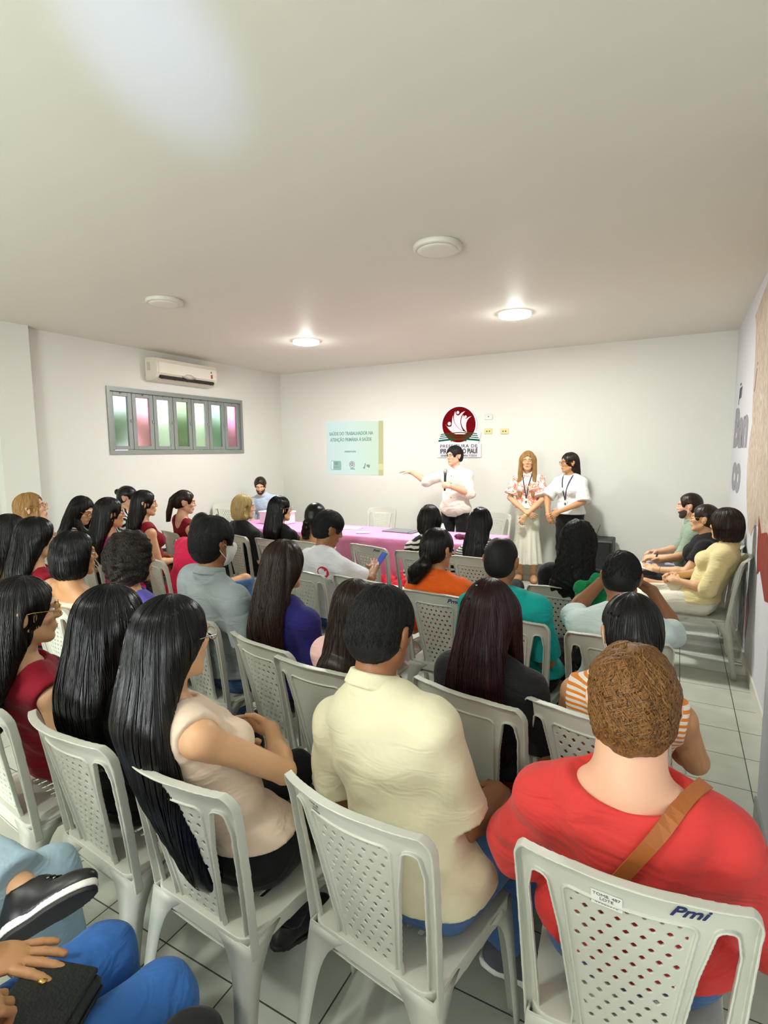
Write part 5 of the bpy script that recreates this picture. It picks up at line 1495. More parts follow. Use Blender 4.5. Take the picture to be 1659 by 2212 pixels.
person('mag', 'person with long black hair in bright magenta blouse, left side third row', dict(
    o=(-4.00, 2.84), ang=-12, head=(-3.94, 2.69, 1.335), hy=-28, hp=2, skin='tan', face=True, w=0.95,
    hair=('long', 'softblack', dict(len=0.40, wd=1.0, bw=0.10, amp=0.0012, strands=300, steps=34, step=0.0125, rad=0.002, sx=-0.05, ear=(1,))),
    top=TEE('magenta', sleeve=0.9, neck='boat', t=0.014), bottom=TRO('black')))
person('glst', 'person with brown-framed glasses looking down in black and white striped shirt', dict(
    o=(-4.88, 2.99), ang=-30, head=(-4.70, 2.94, 1.301), hy=-72, hp=24, skin='light', face=True, closed=True,
    hair=('long', 'softblack', dict(len=0.30, wd=0.98, amp=0.0010, strands=250, steps=28, step=0.0125, rad=0.002, front=0.10)),
    top=TEE('bwstripe', sleeve=0.9, neck='v', t=0.013), bottom=TRO('black'), glasses=mat('frame_tortoise', (120, 50, 26), rough=0.3, var=0), glr=0.003))
person('blnd', 'person with pinned golden blonde hair and glasses gazing up, beside left wall pillar', dict(
    o=(-4.54, 2.22), ang=-20, head=(-4.47, 2.385, 1.38), hy=-40, hp=-10, skin='fair', face=True,
    hair=('bob', 'honey', dict(grow=0.012, bl=0.115, bwid=0.090, amp=0.0018, N=11, strands=250, steps=18, step=0.010, rad=0.0018, tilt=0.4, ear=(1,))),
    top=TEE('offwhite'), bottom=TRO('black'), glasses=M_GOLD))
person('bun', 'person with dark hair in a bun and black and white striped blouse by left wall', dict(
    o=(-5.37, 3.86), ang=-35, head=(-5.24, 3.80, 1.332), hy=-58, hp=6, skin='fair', face=True,
    hair=('bun', 'softblack', dict(grow=0.010, amp=0.0008)), top=TEE('bwdiag', sleeve=0.8, neck='v', t=0.013), bottom=TRO('black')))
person('dkh', 'person with very long dark hair and bare shoulders, between bun and ponytail', dict(
    o=(-4.43, 3.47), ang=-18, head=(-4.33, 3.31, 1.342), hy=-36, hp=2, skin='light', face=True,
    hair=('long', 'softblack', dict(len=0.42, wd=0.95, bw=0.09, amp=0.0010, strands=300, steps=34, step=0.0125, rad=0.0018, ear=(1,))),
    top=TANK('wine', armr=0.065, armx=0.035), bottom=TRO('black')))
person('pony', 'person with high brown ponytail and bare nape in red halter top', dict(
    o=(-4.54, 4.05), ang=-20, head=(-4.44, 3.87, 1.303), hy=-42, hp=8, skin='fair', face=True,
    hair=('pony', 'brown', dict(grow=0.008, amp=0.0007, knot=(-0.105, 0.045), pl=0.32, pw=0.62, pd=(-0.02, -0.07), strands=150, steps=24, step=0.010, rad=0.0014, tie=mat('tie_white', (220, 216, 210), var=0))),
    top=TANK('wine', neck='tank'), bottom=TRO('black')))
person('bob', 'person with straight blonde bob in black blouse, fourth row', dict(
    o=(-3.82, 4.20), ang=-14, head=(-3.77, 4.01, 1.262), hy=-42, hp=2, skin='fair', face=True, w=1.0,
    hair=('bob', 'blonde', dict(grow=0.014, amp=0.0012, N=14, bl=0.13, bwid=0.098, strands=350, steps=22, step=0.010, rad=0.0017, ear=(1,))),
    top=TEE('blacks', sleeve=0.9), bottom=TRO('black')))
person('bglas', 'person with glasses and long jet black hair, right of the blonde bob', dict(
    o=(-3.30, 4.14), ang=-12, head=(-3.27, 3.96, 1.272), hy=-32, hp=0, skin='light', face=True,
    hair=('long', 'black', dict(len=0.46, wd=1.0, bw=0.095, amp=0.0009, strands=350, steps=38, step=0.0125, rad=0.0018, ear=(1,))),
    top=TEE('black', sleeve=0.4), bottom=TRO('black'), glasses=M_CHROME))
person('pony2', 'person with black ponytail and bare shoulders, behind the white logo tee', dict(
    o=(-2.90, 4.14), ang=-8, head=(-2.89, 4.00, 1.212), hy=-4, hp=6, skin='tan',
    hair=('pony', 'black', dict(grow=0.014, amp=0.0008, knot=(-0.10, -0.02), pl=0.24, pw=1.2, pd=(-0.04, 0))), top=TANK('beige', neck='strapless', drop=0.12), bottom=TRO('black')))
person('zeb', 'person with shoulder-length black hair in zebra print blouse, fourth row', dict(
    o=(-1.80, 4.12), ang=0, head=(-1.83, 4.16, 1.222), hy=6, hp=8, skin='light', w=1.0,
    hair=('bob', 'softblack', dict(grow=0.012, bl=0.16, bwid=0.092, amp=0.0010, strands=250, steps=24, step=0.010, rad=0.0017)), top=TEE('zebra', sleeve=0.9, t=0.014), bottom=TRO('black')))
person('strl', 'person with very long black hair in white top with thin black stripes', dict(
    o=(-1.33, 4.10), ang=-4, head=(-1.41, 4.24, 1.212), hy=-2, hp=4, skin='light', w=0.98, pel=(0, -0.0, 0.52),
    hair=('long', 'black', dict(len=0.50, wd=1.0, bw=0.07, amp=0.0009, strands=350, steps=42, step=0.0125, rad=0.0018)), top=TEE('bwline', sleeve=0.45), bottom=TRO('black')))
person('blkr', 'person with curly black hair and black top, third row right side', dict(
    o=(-0.545, 3.64), ang=-2, head=(-0.505, 3.30, 1.256), hy=10, hp=6, skin='brown', w=1.0, near=True,
    hair=('long', 'matteblack', dict(len=0.36, wd=1.10, bw=0.12, grow=0.018, curl=0.8, amp=0.0040, strands=500, steps=24, step=0.010, rad=0.0022, swirl=0.35)),
    top=TEE('black', sleeve=0.9, t=0.014), bottom=TRO('black')))

# ------------------------------------------------------------------ people along the right wall, facing left
person('cream', 'person with dark bob in butter yellow shirt and off-white trousers, hands clasped, right wall', dict(
    o=(0.160, 4.72), ang=88, head=(0.325, 4.77, 1.222), hy=58, hp=0, near=True, face=True, skin='light', w=1.0, thick=1.05, finehand=True,
    hair=('bob', 'brown', dict(grow=0.018, bl=0.115, bwid=0.100, amp=0.0012, strands=500, steps=20, step=0.009, rad=0.0018)),
    top=POLO('butter', sleeve=1.08, loose=0.016, t=0.016), bottom=TRO('offwhite', cuff=0.03, t=0.014), earring=M_GOLD,
    EL=(0.22, 4.54, 0.645), WL=(0.035, 4.64, 0.665), DL=(-0.75, 0.55, 0.15), NL=(-0.3, -0.5, 0.8), CL=0.9, ER=(0.20, 4.94, 0.68), WR=(0.02, 4.78, 0.68), DR=(-0.8, -0.45, 0.1), NR=(-0.2, 0.3, 0.9), CR=0.9,
    KR=(-0.205, 4.72, 0.590), AR=(-0.27, 4.52, 0.25), KL=(-0.20, 4.60, 0.49), AL=(-0.20, 4.66, 0.10), FR=(-0.48, 4.50, 0.18),
    shoe=dict(mat=mat('shoe_tan', (170, 140, 104)), sole=M_SOLED)))
person('blkt', 'person with glasses and brown hair tied back in black tee holding papers, right wall', dict(
    o=(0.175, 5.24), ang=88, head=(0.205, 5.27, 1.207), hy=80, hp=-2, face=True, skin='light', w=1.08, thick=1.12, belly=1.2, finehand=True, arm=1.1, near=True,
    hair=('bun', 'brown', dict(grow=0.009, amp=0.0007)), top=TEE('black', sleeve=0.6, t=0.016, loose=0.012), bottom=TRO('charcoal'), glasses=M_GOLD, earring=M_GOLD,
    EL=(0.09, 5.03, 0.66), WL=(-0.12, 5.10, 0.645), DL=(-0.85, 0.3, 0.15), NL=(0, -0.5, 0.6), ER=(0.10, 5.49, 0.72), WR=(-0.12, 5.36, 0.68), DR=(-0.9, -0.2, 0.1), NR=(0, 0.4, 0.8)))
person('grn', 'bearded person in sage green shirt with hands together, farthest along the right wall', dict(
    o=(0.165, 5.76), ang=88, head=(0.10, 5.76, 1.266), hy=84, hp=4, fem=False, face=True, beard=True, skin='fair', w=1.04, finehand=True, near=True,
    hair=('short', 'brown', dict(grow=0.006, amp=0.0006, nape=0.08, fz=0.006)), top=POLO('sage', sleeve=1.15, loose=0.012, t=0.015), bottom=TRO('lilac'),
    EL=(0.05, 5.56, 0.67), WL=(-0.16, 5.65, 0.65), DL=(-0.9, 0.3, -0.1), NL=(-0.2, -0.4, 0.8), CL=0.8, ER=(0.03, 5.98, 0.70), WR=(-0.15, 5.84, 0.67), DR=(-0.85, -0.4, 0.05), NR=(-0.1, 0.3, 0.9), CR=0.9))

# ------------------------------------------------------------------ the front of the room
person('spk', 'person with glasses in white shirt speaking into a microphone with one arm stretched out', dict(
    o=(-2.50, 6.50), ang=178, head=(-2.500, 6.44, 1.735), hy=152, hp=2, stand=True, fem=False, face=True, skin='fair', near=True, w=1.10, thick=1.15, belly=1.22, finehand=True, jaw=1.08,
    hair=('short', 'matteblack', dict(grow=0.016, amp=0.0010, strands=250, steps=10, step=0.006, rad=0.0015, nape=0.07, fz=-0.006)), lipm=SKIN['tan'],
    top=dict(mat=C['shirtp'], sleeve=1.12, loose=0.016, t=0.017, neck='collar', hem=-0.10, wr=0.0035), bottom=TRO('black', waist=0.02),
    ER=(-2.865, 6.40, 1.285), WR=(-3.060, 6.36, 1.405), DR=(-1, -0.05, 0.12), NR=(-0.25, 0.0, 1), CR=0.22, S=0,
    EL=(-2.285, 6.42, 1.145), WL=(-2.465, 6.19, 1.245), DL=(-0.93, 0.05, 0.20), NL=(0.1, -1.0, 0.1), CL=1.25, PL=0.0,
    glasses=M_BLACKPL, glr=0.0013))
person('w1', 'person with long honey blonde hair, floral blouse, long ivory skirt and lanyard', dict(
    o=(-1.655, 6.86), ang=187, head=(-1.672, 6.84, 1.665), hy=190, hp=2, stand=True, face=True, skin='light', near=True, w=0.92, finehand=True, leg=0.97,
    hair=('long', 'honey', dict(len=0.40, wd=0.92, bw=0.07, amp=0.0012, strands=400, steps=34, step=0.0125, rad=0.0016, front=0.26)), glasses=M_GOLD, glr=0.0011,
    top=dict(mat=C['floral'], sleeve=0.80, loose=0.050, t=0.012, neck='crew', name='blouse', hem=0.04), bottom=dict(mat=C['satin'], skirt=0.24, flare=0.20, name='skirt', waist=0.12, t=0.012),
    ER=(-1.880, 6.80, 1.075), WR=(-1.640, 6.66, 0.915), DR=(0.85, 0.05, -0.45), NR=(0.2, -1, 0.1), EL=(-1.475, 6.80, 1.06), WL=(-1.640, 6.62, 0.87), DL=(-0.45, -0.05, -0.9), NL=(-0.2, -1, 0.1), CL=0.6,
    shoe=dict(mat=mat('sandal_nude', (196, 150, 112)), sole=mat('sandal_sole', (150, 112, 80)), sandal=True)))
person('w2', 'person with brown shoulder-length hair, glasses, white blouse, black trousers and lanyard', dict(
    o=(-1.14, 6.84), ang=165, head=(-1.165, 6.80, 1.642), hy=122, hp=2, stand=True, face=True, skin='tan', near=True, w=0.98, thick=1.05, finehand=True, leg=0.96,
    hair=('long', 'brown', dict(len=0.24, wd=0.88, bw=0.08, amp=0.0010, strands=300, steps=24, step=0.0125, rad=0.0016, ear=(-1, 1))), glasses=mat('frame_tortoise', (120, 50, 26)), glr=0.002,
    top=dict(mat=C['linen'], sleeve=0.98, loose=0.030, t=0.016, neck='crew', name='blouse', hem=0.00, wr=0.003), bottom=TRO('black', waist=0.06),
    ER=(-1.405, 6.76, 1.10), WR=(-1.36, 6.60, 0.90), DR=(0.45, -0.1, -0.8), NR=(-0.2, -1, 0), CR=0.6, EL=(-0.975, 6.70, 1.06), WL=(-1.22, 6.55, 0.95), DL=(-0.75, 0, -0.5), NL=(0, -1, 0.2), CL=0.5,
    shoe=dict(mat=M_SHOE, sole=M_SOLED)))
person('bman', 'bearded person in pale blue shirt looking down at the table in the left corner', dict(
    o=(-5.42, 6.30), ang=200, head=(-5.42, 6.12, 1.318), hy=214, hp=22, fem=False, face=True, closed=True, beard=True, skin='fair', near=True, w=1.08,
    hair=('short', 'brown', dict(grow=0.014, amp=0.0009, nape=0.07)), top=POLO('sky', sleeve=1.0, t=0.016), bottom=TRO('charcoal')))

# ------------------------------------------------------------------ nearest on the left, partly in view
person('jeans', 'person in bright blue jeans at bottom left, hands resting on a black bag', dict(
    o=(-1.075, 0.33), ang=0, head=(-1.09, 0.16, 1.27), hy=0, near=True, skin='tan', finehand=True, fhh=0.0042, h=0.008, hs=1.08,
    hair=('bob', 'softblack', {}), top=TEE('wine', t=0.012), bottom=TRO('bdenim', t=0.016, h=0.0075, wr=0.002),
    KL=(-1.180, 0.705, 0.450), KR=(-0.985, 0.715, 0.430), AL=(-1.20, 0.76, 0.10), AR=(-0.98, 0.76, 0.10),
    EL=(-1.36, 0.26, 0.74), WL=(-1.235, 0.470, 0.635), DL=(0.72, 0.66, -0.12), NL=(0.1, 0.15, 1), CL=0.14, PL=0.45,
    ER=(-0.90, 0.16, 0.72), WR=(-1.055, 0.34, 0.685), DR=(-0.12, 0.95, -0.1), NR=(0.2, 0.1, 1), CR=0.9))
person('ljeans', 'person in pale jeans at the left edge, black sneaker crossed over the knee', dict(
    o=(-1.66, 0.36), ang=-4, head=(-1.72, 0.2, 1.27), hy=-4, near=True, skin='light', h=0.009,
    hair=('short', 'softblack', {}), fem=False, top=TEE('wine', sleeve=1.6), bottom=TRO('ldenim', t=0.014, cuff=0.022, len=-0.03),
    KL=(-1.88, 0.64, 0.575), AL=(-1.450, 0.680, 0.545), FL=(-1.205, 0.825, 0.67), KR=(-1.52, 0.78, 0.485), AR=(-1.52, 0.78, 0.10), shoeup=(-0.72, 0.45, 0.52),
    shoe=dict(mat=M_SHOE, sole=M_SOLE, outsole=M_SOLED, h=0.006)))
person('dknee', 'person in dark trousers, only one knee showing at the bottom picture edge', dict(
    o=(-0.60, 0.16), ang=6, head=(-0.62, 0.02, 1.22), hy=0, skin='tan', KL=(-0.785, 0.625, 0.515), AL=(-0.78, 0.66, 0.10),
    hair=('short', 'softblack', {}), fem=False, top=TEE('darkred'), bottom=TRO('blacks')))

# ------------------------------------------------------------------ chairs
def seat_chair(key, label, dx=0, dy=0, da=0, ink=False, inku=0.12, plain=False):
    o = PEOPLE[key]['root']; pr = PEOPLE[key]
    # the backrest stays behind the sitter's back
    f_ = (0.86 - pr['pel'][2]) / (pr['Nb'][2] - pr['pel'][2]); bx = lerp(pr['pel'], pr['Nb'], f_)
    need = bx[1] - 0.125 + 0.265
    if any(c_.name.startswith('hair') and c_.dimensions.z > 0.5 for c_ in o.children) and key != 'long': need -= 0.035
    a_ = o.rotation_euler.z; loc_dy = math.cos(a_) * dy - math.sin(a_) * dx
    if need < loc_dy:
        sh_ = need - loc_dy; dx += -math.sin(a_) * sh_; dy += math.cos(a_) * sh_
    return chair(o.location.x + dx, o.location.y + dy, math.degrees(o.rotation_euler.z) + da, label, ink=ink, inku=inku, plain=plain)
c_red = seat_chair('red', 'white plastic chair with marker lettering and paper label, under the coral red blouse', -0.005, -0.02, 0, True, 0.10)
c_man = seat_chair('man', 'white plastic chair with small printed label, under the cream polo shirt', -0.01, -0.02, -2)
seat_chair('long', 'white plastic chair with waist-long black hair hanging over its back', 0.0, 0.01)
seat_chair('bh2', 'white plastic chair with black top behind its perforated back, second from left in near row', 0.10, 0.0)
seat_chair('burg', 'white plastic chair under the wine top and glasses, left end of near row', 0.08, 0.04)
seat_chair('dkred', 'white plastic chair under the long burgundy hair and black top', 0.0, 0.0, -3, plain=True)
seat_chair('ostr', 'white plastic chair under the orange striped top', -0.03, 0.0, -6)
seat_chair('pink', 'white plastic chair under the small person in pale pink', -0.03, 0.0, plain=True)
seat_chair('blue', 'white plastic chair with clear perforated back under the navy shirt', 0.14, -0.09, -6)
seat_chair('gray', 'white plastic chair under the heather grey polo shirt', 0.0, 0.03)
seat_chair('curl', 'white plastic chair under the curly hair and violet strap top')
seat_chair('tan', 'white plastic chair under the black bob with bare back')
seat_chair('bstr', 'white plastic chair under the wine red halter near the left edge')
seat_chair('edge', 'white plastic chair under the pale yellow top at the left picture edge')
seat_chair('wsh', 'white plastic chair under the ice white shirt with raised forearms')
seat_chair('teal', 'white plastic chair under the teal polo shirt', 0, 0.04)
seat_chair('orng', 'white plastic chair with marker lettering under the orange blouse', 0.0, 0.02, 0, True)
seat_chair('wlogo', 'white plastic chair under the white tee with printed logo', 0.0, 0.0)
chair(-1.72, 3.13, -10, 'empty white plastic chair with marker lettering beside the orange blouse', ink=True)
seat_chair('redm', 'white plastic chair under the rose red polo shirt', -0.05, 0.03, -6)
seat_chair('mag', 'white plastic chair under the magenta blouse', -0.10, 0.05)
seat_chair('glst', 'white plastic chair under the striped shirt and brown glasses')
seat_chair('blnd', 'white plastic chair under the pinned blonde hair by the pillar')
seat_chair('bun', 'white plastic chair under the hair bun by the left wall')
seat_chair('dkh', 'white plastic chair with marker lettering under the very long dark hair', -0.12, 0.12, 0, True)
seat_chair('pony', 'white plastic chair under the high brown ponytail')
seat_chair('bob', 'white plastic chair with marker lettering under the blonde bob', 0.05, 0.0, 0, False)
seat_chair('bglas', 'white plastic chair under the jet black hair and glasses', 0.05, 0.0)
seat_chair('pony2', 'white plastic chair under the black ponytail and bare shoulders')
chair(-2.26, 4.20, -14, 'empty white plastic chair with marker lettering in front of the pink table', ink=True)
seat_chair('zeb', 'white plastic chair under the zebra print blouse')
seat_chair('strl', 'white plastic chair under the thin striped top')
seat_chair('blkr', 'white plastic chair under the curly hair and black top', 0.0, 0.24, 2)
seat_chair('cream', 'white plastic chair seen from the side under the butter yellow shirt')
seat_chair('blkt', 'white plastic chair under the black tee at the right wall')
seat_chair('grn', 'white plastic chair under the sage green shirt at the right wall')
chair(-3.66, 6.44, 186, 'empty white plastic chair behind the pink table facing the audience')
chair(-2.05, 6.42, 176, 'white plastic chair behind the right end of the pink table')
seat_chair('bman', 'white plastic chair under the pale blue shirt in the left corner')
for k in range(2):
    chair(-5.52, 5.50, 215, ['white plastic chair, lower one of the stack by the left wall', 'white plastic chair, topmost of the stack by the left wall'][k], z=0.075 * k)
seat_chair('jeans', 'white plastic chair under the bright blue jeans at bottom left')
seat_chair('ljeans', 'white plastic chair under the pale jeans at the left edge')
seat_chair('dknee', 'white plastic chair under the dark trousers below the picture edge')

# paper label on the coral blouse chair, small print on the cream polo chair
M_PAPER = mat('paper_white', (228, 228, 222), rough=0.7, var=0)
M_PRINT = mat('print_grey', (90, 88, 88), rough=0.7, var=0)
def chair_label(c, u, v_, paper=True):
    p = back_surface(u, v_, -0.0042); mm = Matrix.Translation(p) @ Matrix.Rotation(math.atan(2.3 * u), 4, 'Z') @ Matrix.Rotation(R_(90 + 16), 4, 'X')
    par = c
    if paper:
        bm = bmesh.new(); add_box(bm, (-0.028, -0.019, 0), (0.028, 0.019, 0.0006)); bmesh.ops.transform(bm, matrix=mm, verts=bm.verts)
        par = obj('paper_label', bm, M_PAPER, c)
    for i, tx in enumerate(('TOMB. 487', 'LOTE', '00086390')):
        text('label_print', tx, 0.0105 if paper else 0.008, M_PRINT, par, mm @ Matrix.Translation((0, 0.0105 - 0.0105 * i, 0.001)), depth=0.0002)
chair_label(c_red, -0.035, 0.395); chair_label(c_man, -0.09, 0.405, False)

# ------------------------------------------------------------------ brown bag strap, brown bag
rd = PEOPLE['red']
E_ = None
def strap(name, key, pts, w, m, label, cat, th=0.004):
    P = np.array(pts, float)
    V = []; Q = []
    T = np.gradient(P, axis=0); T /= np.linalg.norm(T, axis=1, keepdims=True)
    return P, T
M_LEATH = mat('leather_brown', (160, 92, 40), rough=0.45, var=0.08, vscale=20)
def ray_surface(ob, p, d):
    """find the surface of a person part along d (all in world space)"""
    mw = ob.matrix_world; inv = mw.inverted()
    q = inv @ Vector(p); dd = (inv.to_3x3() @ Vector(d)).normalized()
    ok, loc_, n_, _ = ob.ray_cast(q, dd)
    return (mw @ loc_, (mw.to_3x3() @ n_).normalized()) if ok else (None, None)
bpy.context.view_layer.update()
blouse = [o for o in rd['root'].children if o.name.startswith('blouse')][0]
pts = []
for t in np.linspace(0, 1, 22):
    x = 0.085 + (-0.16 - 0.085) * t; z = 1.035 + (0.60 - 1.035) * t
    q0 = (x, 1.18 - 0.8, z + 0.6)
    hit, n_ = ray_surface(blouse, q0, (0, 0.8, -0.6))
    h2, n2 = ray_surface(rd['root'], q0, (0, 0.8, -0.6))
    if hit is None or (h2 is not None and (h2 - Vector(q0)).length < (hit - Vector(q0)).length): hit, n_ = h2, n2
    if hit is not None: pts.append((hit, n_))
def ribbon(name, pts, width, m, thick=0.003, off=0.003, parent=None):
    P = np.array([list(p + n * off) for p, n in pts]); N = np.array([list(n) for p, n in pts])
    for _ in range(3):
        P[1:-1] = (P[:-2] + P[1:-1] * 2 + P[2:]) / 4; N[1:-1] = (N[:-2] + N[1:-1] * 2 + N[2:]) / 4
    T = norm_rows(np.gradient(P, axis=0)); B = norm_rows(np.cross(T, N)); N = norm_rows(np.cross(B, T))
    V = []; Q = []
    for i in range(len(P)):
        for a, b in ((-1, 0), (1, 0), (1, 1), (-1, 1)): V.append(P[i] + B[i] * a * width / 2 + N[i] * b * thick)
    for i in range(len(P) - 1):
        for k in range(4): Q.append((i * 4 + k, i * 4 + (k + 1) % 4, i * 4 + 4 + (k + 1) % 4, i * 4 + 4 + k))
    Q.append((0, 3, 2, 1)); n = len(V); Q.append((n - 4, n - 3, n - 2, n - 1))
    o = obj(name, mesh_from_arrays(name, V, Q, False), m, parent)
    return o
bag = empty('shoulder_bag', (-0.27, 1.45, 0.55)); tag(bag, 'brown leather bag strap running across the back of the coral red blouse', 'bag')
o = ribbon('strap', pts, 0.030, M_LEATH, off=0.009); o.data.transform(Matrix.Translation((0.27, -1.45, -0.55))); o.parent = bag
bm = bmesh.new(); add_box(bm, (-0.02, -0.10, -0.12), (0.05, 0.12, 0.06), 0.02, 3); obj('pouch', bm, M_LEATH, bag)

# logo print on the white tee
wl = PEOPLE['wlogo']; tee = [o for o in wl['root'].children if o.name.startswith('shirt')][0]
def on_back(key, part, du, dv, d=(0, 1, 0)):
    pr = PEOPLE[key]; rw = pr['Rw']; c = pr['O'] + rw @ (pr['Nb'] + np.array([du, -0.5, dv]))
    return ray_surface(part, c, rw @ np.array([0, 1.0, 0]))
def decal(nm, parts, key, part, cu, cv, parent):
    """thin print laid on cloth: outline given in metres around the centre"""
    bm = bmesh.new()
    hit, n_ = on_back(key, part, cu, cv)
    if hit is None: bm.free(); return
    nb = (hit + n_ * 0.0015)
    x = Vector((0, 0, 1)).cross(n_).normalized(); z = n_.cross(x).normalized()
    inv = part.matrix_world.inverted()
    for k, (pl, m) in enumerate(parts):
        pts_ = []
        bm = bmesh.new()
        vs = []
        for (a, b) in pl:
            h2, n2 = on_back(key, part, cu + a, cv + b)
            if h2 is None: h2, n2 = hit + x * a + z * b, n_
            vs.append(bm.verts.new(inv @ (h2 + n2 * (0.0015 + 0.0008 * k))))
        bm.faces.new(vs)
        bmesh.ops.triangulate(bm, faces=bm.faces[:])
        bmesh.ops.recalc_face_normals(bm, faces=bm.faces)
        bmesh.ops.solidify(bm, geom=bm.faces[:], thickness=0.0006)
        obj(nm, bm, m, part)
M_PR = mat('print_red', (196, 40, 56), rough=0.8, var=0)
decal('printed_logo', [(circ(0.040, 0, 0, 28), M_PR), ([(-0.024, -0.002), (-0.012, -0.008), (-0.010, 0.022), (0.0, 0.008), (0.006, 0.028), (0.012, 0.006), (0.026, 0.014), (0.020, -0.020), (0.0, -0.024), (-0.018, -0.016)], C['white'])], 'wlogo', tee, 0.075, -0.135, tee)
decal('printed_logo', [([(-0.075, -0.004), (0.045, -0.004), (0.045, 0.003), (-0.075, 0.003)], M_PRINT)], 'wlogo', tee, 0.075, -0.190, tee)
decal('printed_logo', [([(-0.05, -0.003), (0.045, -0.003), (0.045, 0.002), (-0.05, 0.002)], M_PRINT)], 'wlogo', tee, 0.075, -0.204, tee)

# hair clip
dk = PEOPLE['dkred']; c = dk['O'] + dk['Rw'] @ (dk['Hc'] + dk['RH'] @ np.array([-0.02, -0.045, 0.122]))
cl = box('hair_clip', (-0.022, -0.004, -0.002), (0.022, 0.004, 0.003), M_CHROME, None, 0.001, 1); cl.parent = dk['root']
cl.location = dk['Hc'] + dk['RH'] @ np.array([-0.01, -0.070, 0.100]); cl.rotation_euler = (R_(-40), 0, 0)

# lanyards with badges
M_LAN = mat('lanyard_navy', (40, 42, 52), rough=0.7, var=0)
for key, lab, dz in (('w1', 'dark lanyard with white badge over the floral blouse', -0.02), ('w2', 'dark lanyard with white badge over the white blouse', 0.0)):
    pr = PEOPLE[key]; Nb, Rw, O = pr['Nb'], pr['Rw'], pr['O']
    part = [o for o in pr['root'].children if o.name.startswith('blouse')][0]
    W_ = lambda p: O + Rw @ np.array(p)
    rows = []
    zb = -0.30 + dz
    for sx in (-1, 1):
        seq = []
        for t in np.linspace(0, 1, 10):
            a = np.array([sx * (0.060 * (1 - t)), 0, 0.005 + (zb - 0.005) * t])
            hit, n_ = ray_surface(part, W_(Nb + a + np.array([0, 0.6, 0])), Rw @ np.array([0, -1.0, 0]))
            if hit is None: hit, n_ = ray_surface(pr['root'], W_(Nb + a + np.array([0, 0.6, 0])), Rw @ np.array([0, -1.0, 0]))
            seq.append((hit, n_))
        back = [(Vector(W_(Nb + np.array([sx * 0.064, 0.02, 0.02]))), Vector(Rw @ np.array([sx, 0, 0.3]))), (Vector(W_(Nb + np.array([sx * 0.045, -0.052, 0.035]))), Vector(Rw @ np.array([sx * .3, -1, 0.3]))), (Vector(W_(Nb + np.array([0, -0.066, 0.03]))), Vector(Rw @ np.array([0, -1, 0.2])))]
        rows.append(back[::-1] + seq)
    t = empty('lanyard'); tag(t, lab, 'lanyard', 'lanyards of the standing women')
    bot = rows[0][-1][0]
    t.location = bot
    for r_ in rows:
        o = ribbon('strap', r_, 0.013, M_LAN, 0.0015, 0.011); o.data.transform(Matrix.Translation(-bot)); o.parent = t
    bm = bmesh.new(); add_box(bm, (-0.028, -0.002, -0.085), (0.028, 0.002, 0.0), 0.002, 1)
    b_ = obj('badge', bm, M_PAPER, t); b_.rotation_euler = (R_(-6), 0, pr['root'].rotation_euler.z); b_.location = (0, -0.014, 0)
    box('badge_photo', (-0.014, 0.0021, -0.060), (0.010, 0.0028, -0.028), mat('badge_grey', (96, 98, 112), var=0), b_)
# bracelet and watch
def band(key, sd, f, r, m, nm, lab, w=0.012, cat='bracelet'):
    pr = PEOPLE[key]; a = lerp(pr['E'][sd], pr['W'][sd], f); d = norm(pr['W'][sd] - pr['E'][sd]); B_ = basis_from_z(d)
    ring_ = [pr['O'] + pr['Rw'] @ (a + B_ @ np.array([r * math.cos(t), r * math.sin(t), 0])) for t in np.linspace(0, 2 * math.pi, 25)[:-1]]
    c_ = np.mean(ring_, 0)
    o = obj(nm, tube_mesh(nm, [[p - c_ for p in ring_]], w / 2, 8, cyclic=True), m); o.location = c_
    tag(o, lab, cat); return o
band('w1', -1, 0.93, 0.028, M_GOLD, 'wrist_watch', 'gold watch on the wrist over the ivory skirt', 0.014, 'watch')
band('grn', -1, 0.90, 0.029, M_BLACKPL, 'wrist_watch', 'dark watch on the wrist of the sage green shirt', 0.018, 'watch')
band('blkt', -1, 0.90, 0.028, M_GOLD, 'bracelet', 'thin gold bracelet on the arm of the black tee', 0.004)
band('jeans', -1, 0.86, 0.030, M_CHROME, 'bracelet', 'silver bracelet on the wrist at bottom left', 0.006)

# microphone
sp_ = PEOPLE['spk']; wv = sp_['O'] + sp_['Rw'] @ sp_['W'][-1]
mic = empty('microphone', tuple(wv + np.array([-0.070, 0.028, 0.030]))); mic.rotation_euler = (R_(-10), R_(-2), 0)
tag(mic, 'black handheld microphone with silver mesh head held by the speaker', 'microphone')
lathe('handle', [(0, -0.09), (0.011, -0.09), (0.012, -0.05), (0.016, 0.10), (0.019, 0.125), (0, 0.126)], M_BLACKPL, mic, seg=20)
lathe('mesh_head', [(0, 0.12), (0.020, 0.125), (0.026, 0.145), (0.025, 0.165), (0.015, 0.180), (0, 0.184)], mat('mic_mesh', (170, 168, 164), rough=0.5, metal=0.6, bump=0.6, bscale=500), mic, seg=24)
# shirt buttons
shirt = [o for o in sp_['root'].children if o.name.startswith('shirt')][0]
for dz in (-0.10, -0.19, -0.28, -0.37):
    hit, n_ = ray_surface(shirt, sp_['O'] + sp_['Rw'] @ (sp_['Nb'] + np.array([0, 0.6, dz])), sp_['Rw'] @ np.array([0, -1.0, 0]))
    if hit is not None:
        b_ = lathe('button', [(0, 0), (0.0065, 0), (0.0065, 0.002), (0, 0.003)], mat('button_brown', (130, 110, 92), var=0), shirt, seg=12)
        b_.matrix_local = shirt.matrix_world.inverted() @ Matrix.Translation(hit) @ n_.to_track_quat('Z', 'Y').to_matrix().to_4x4()

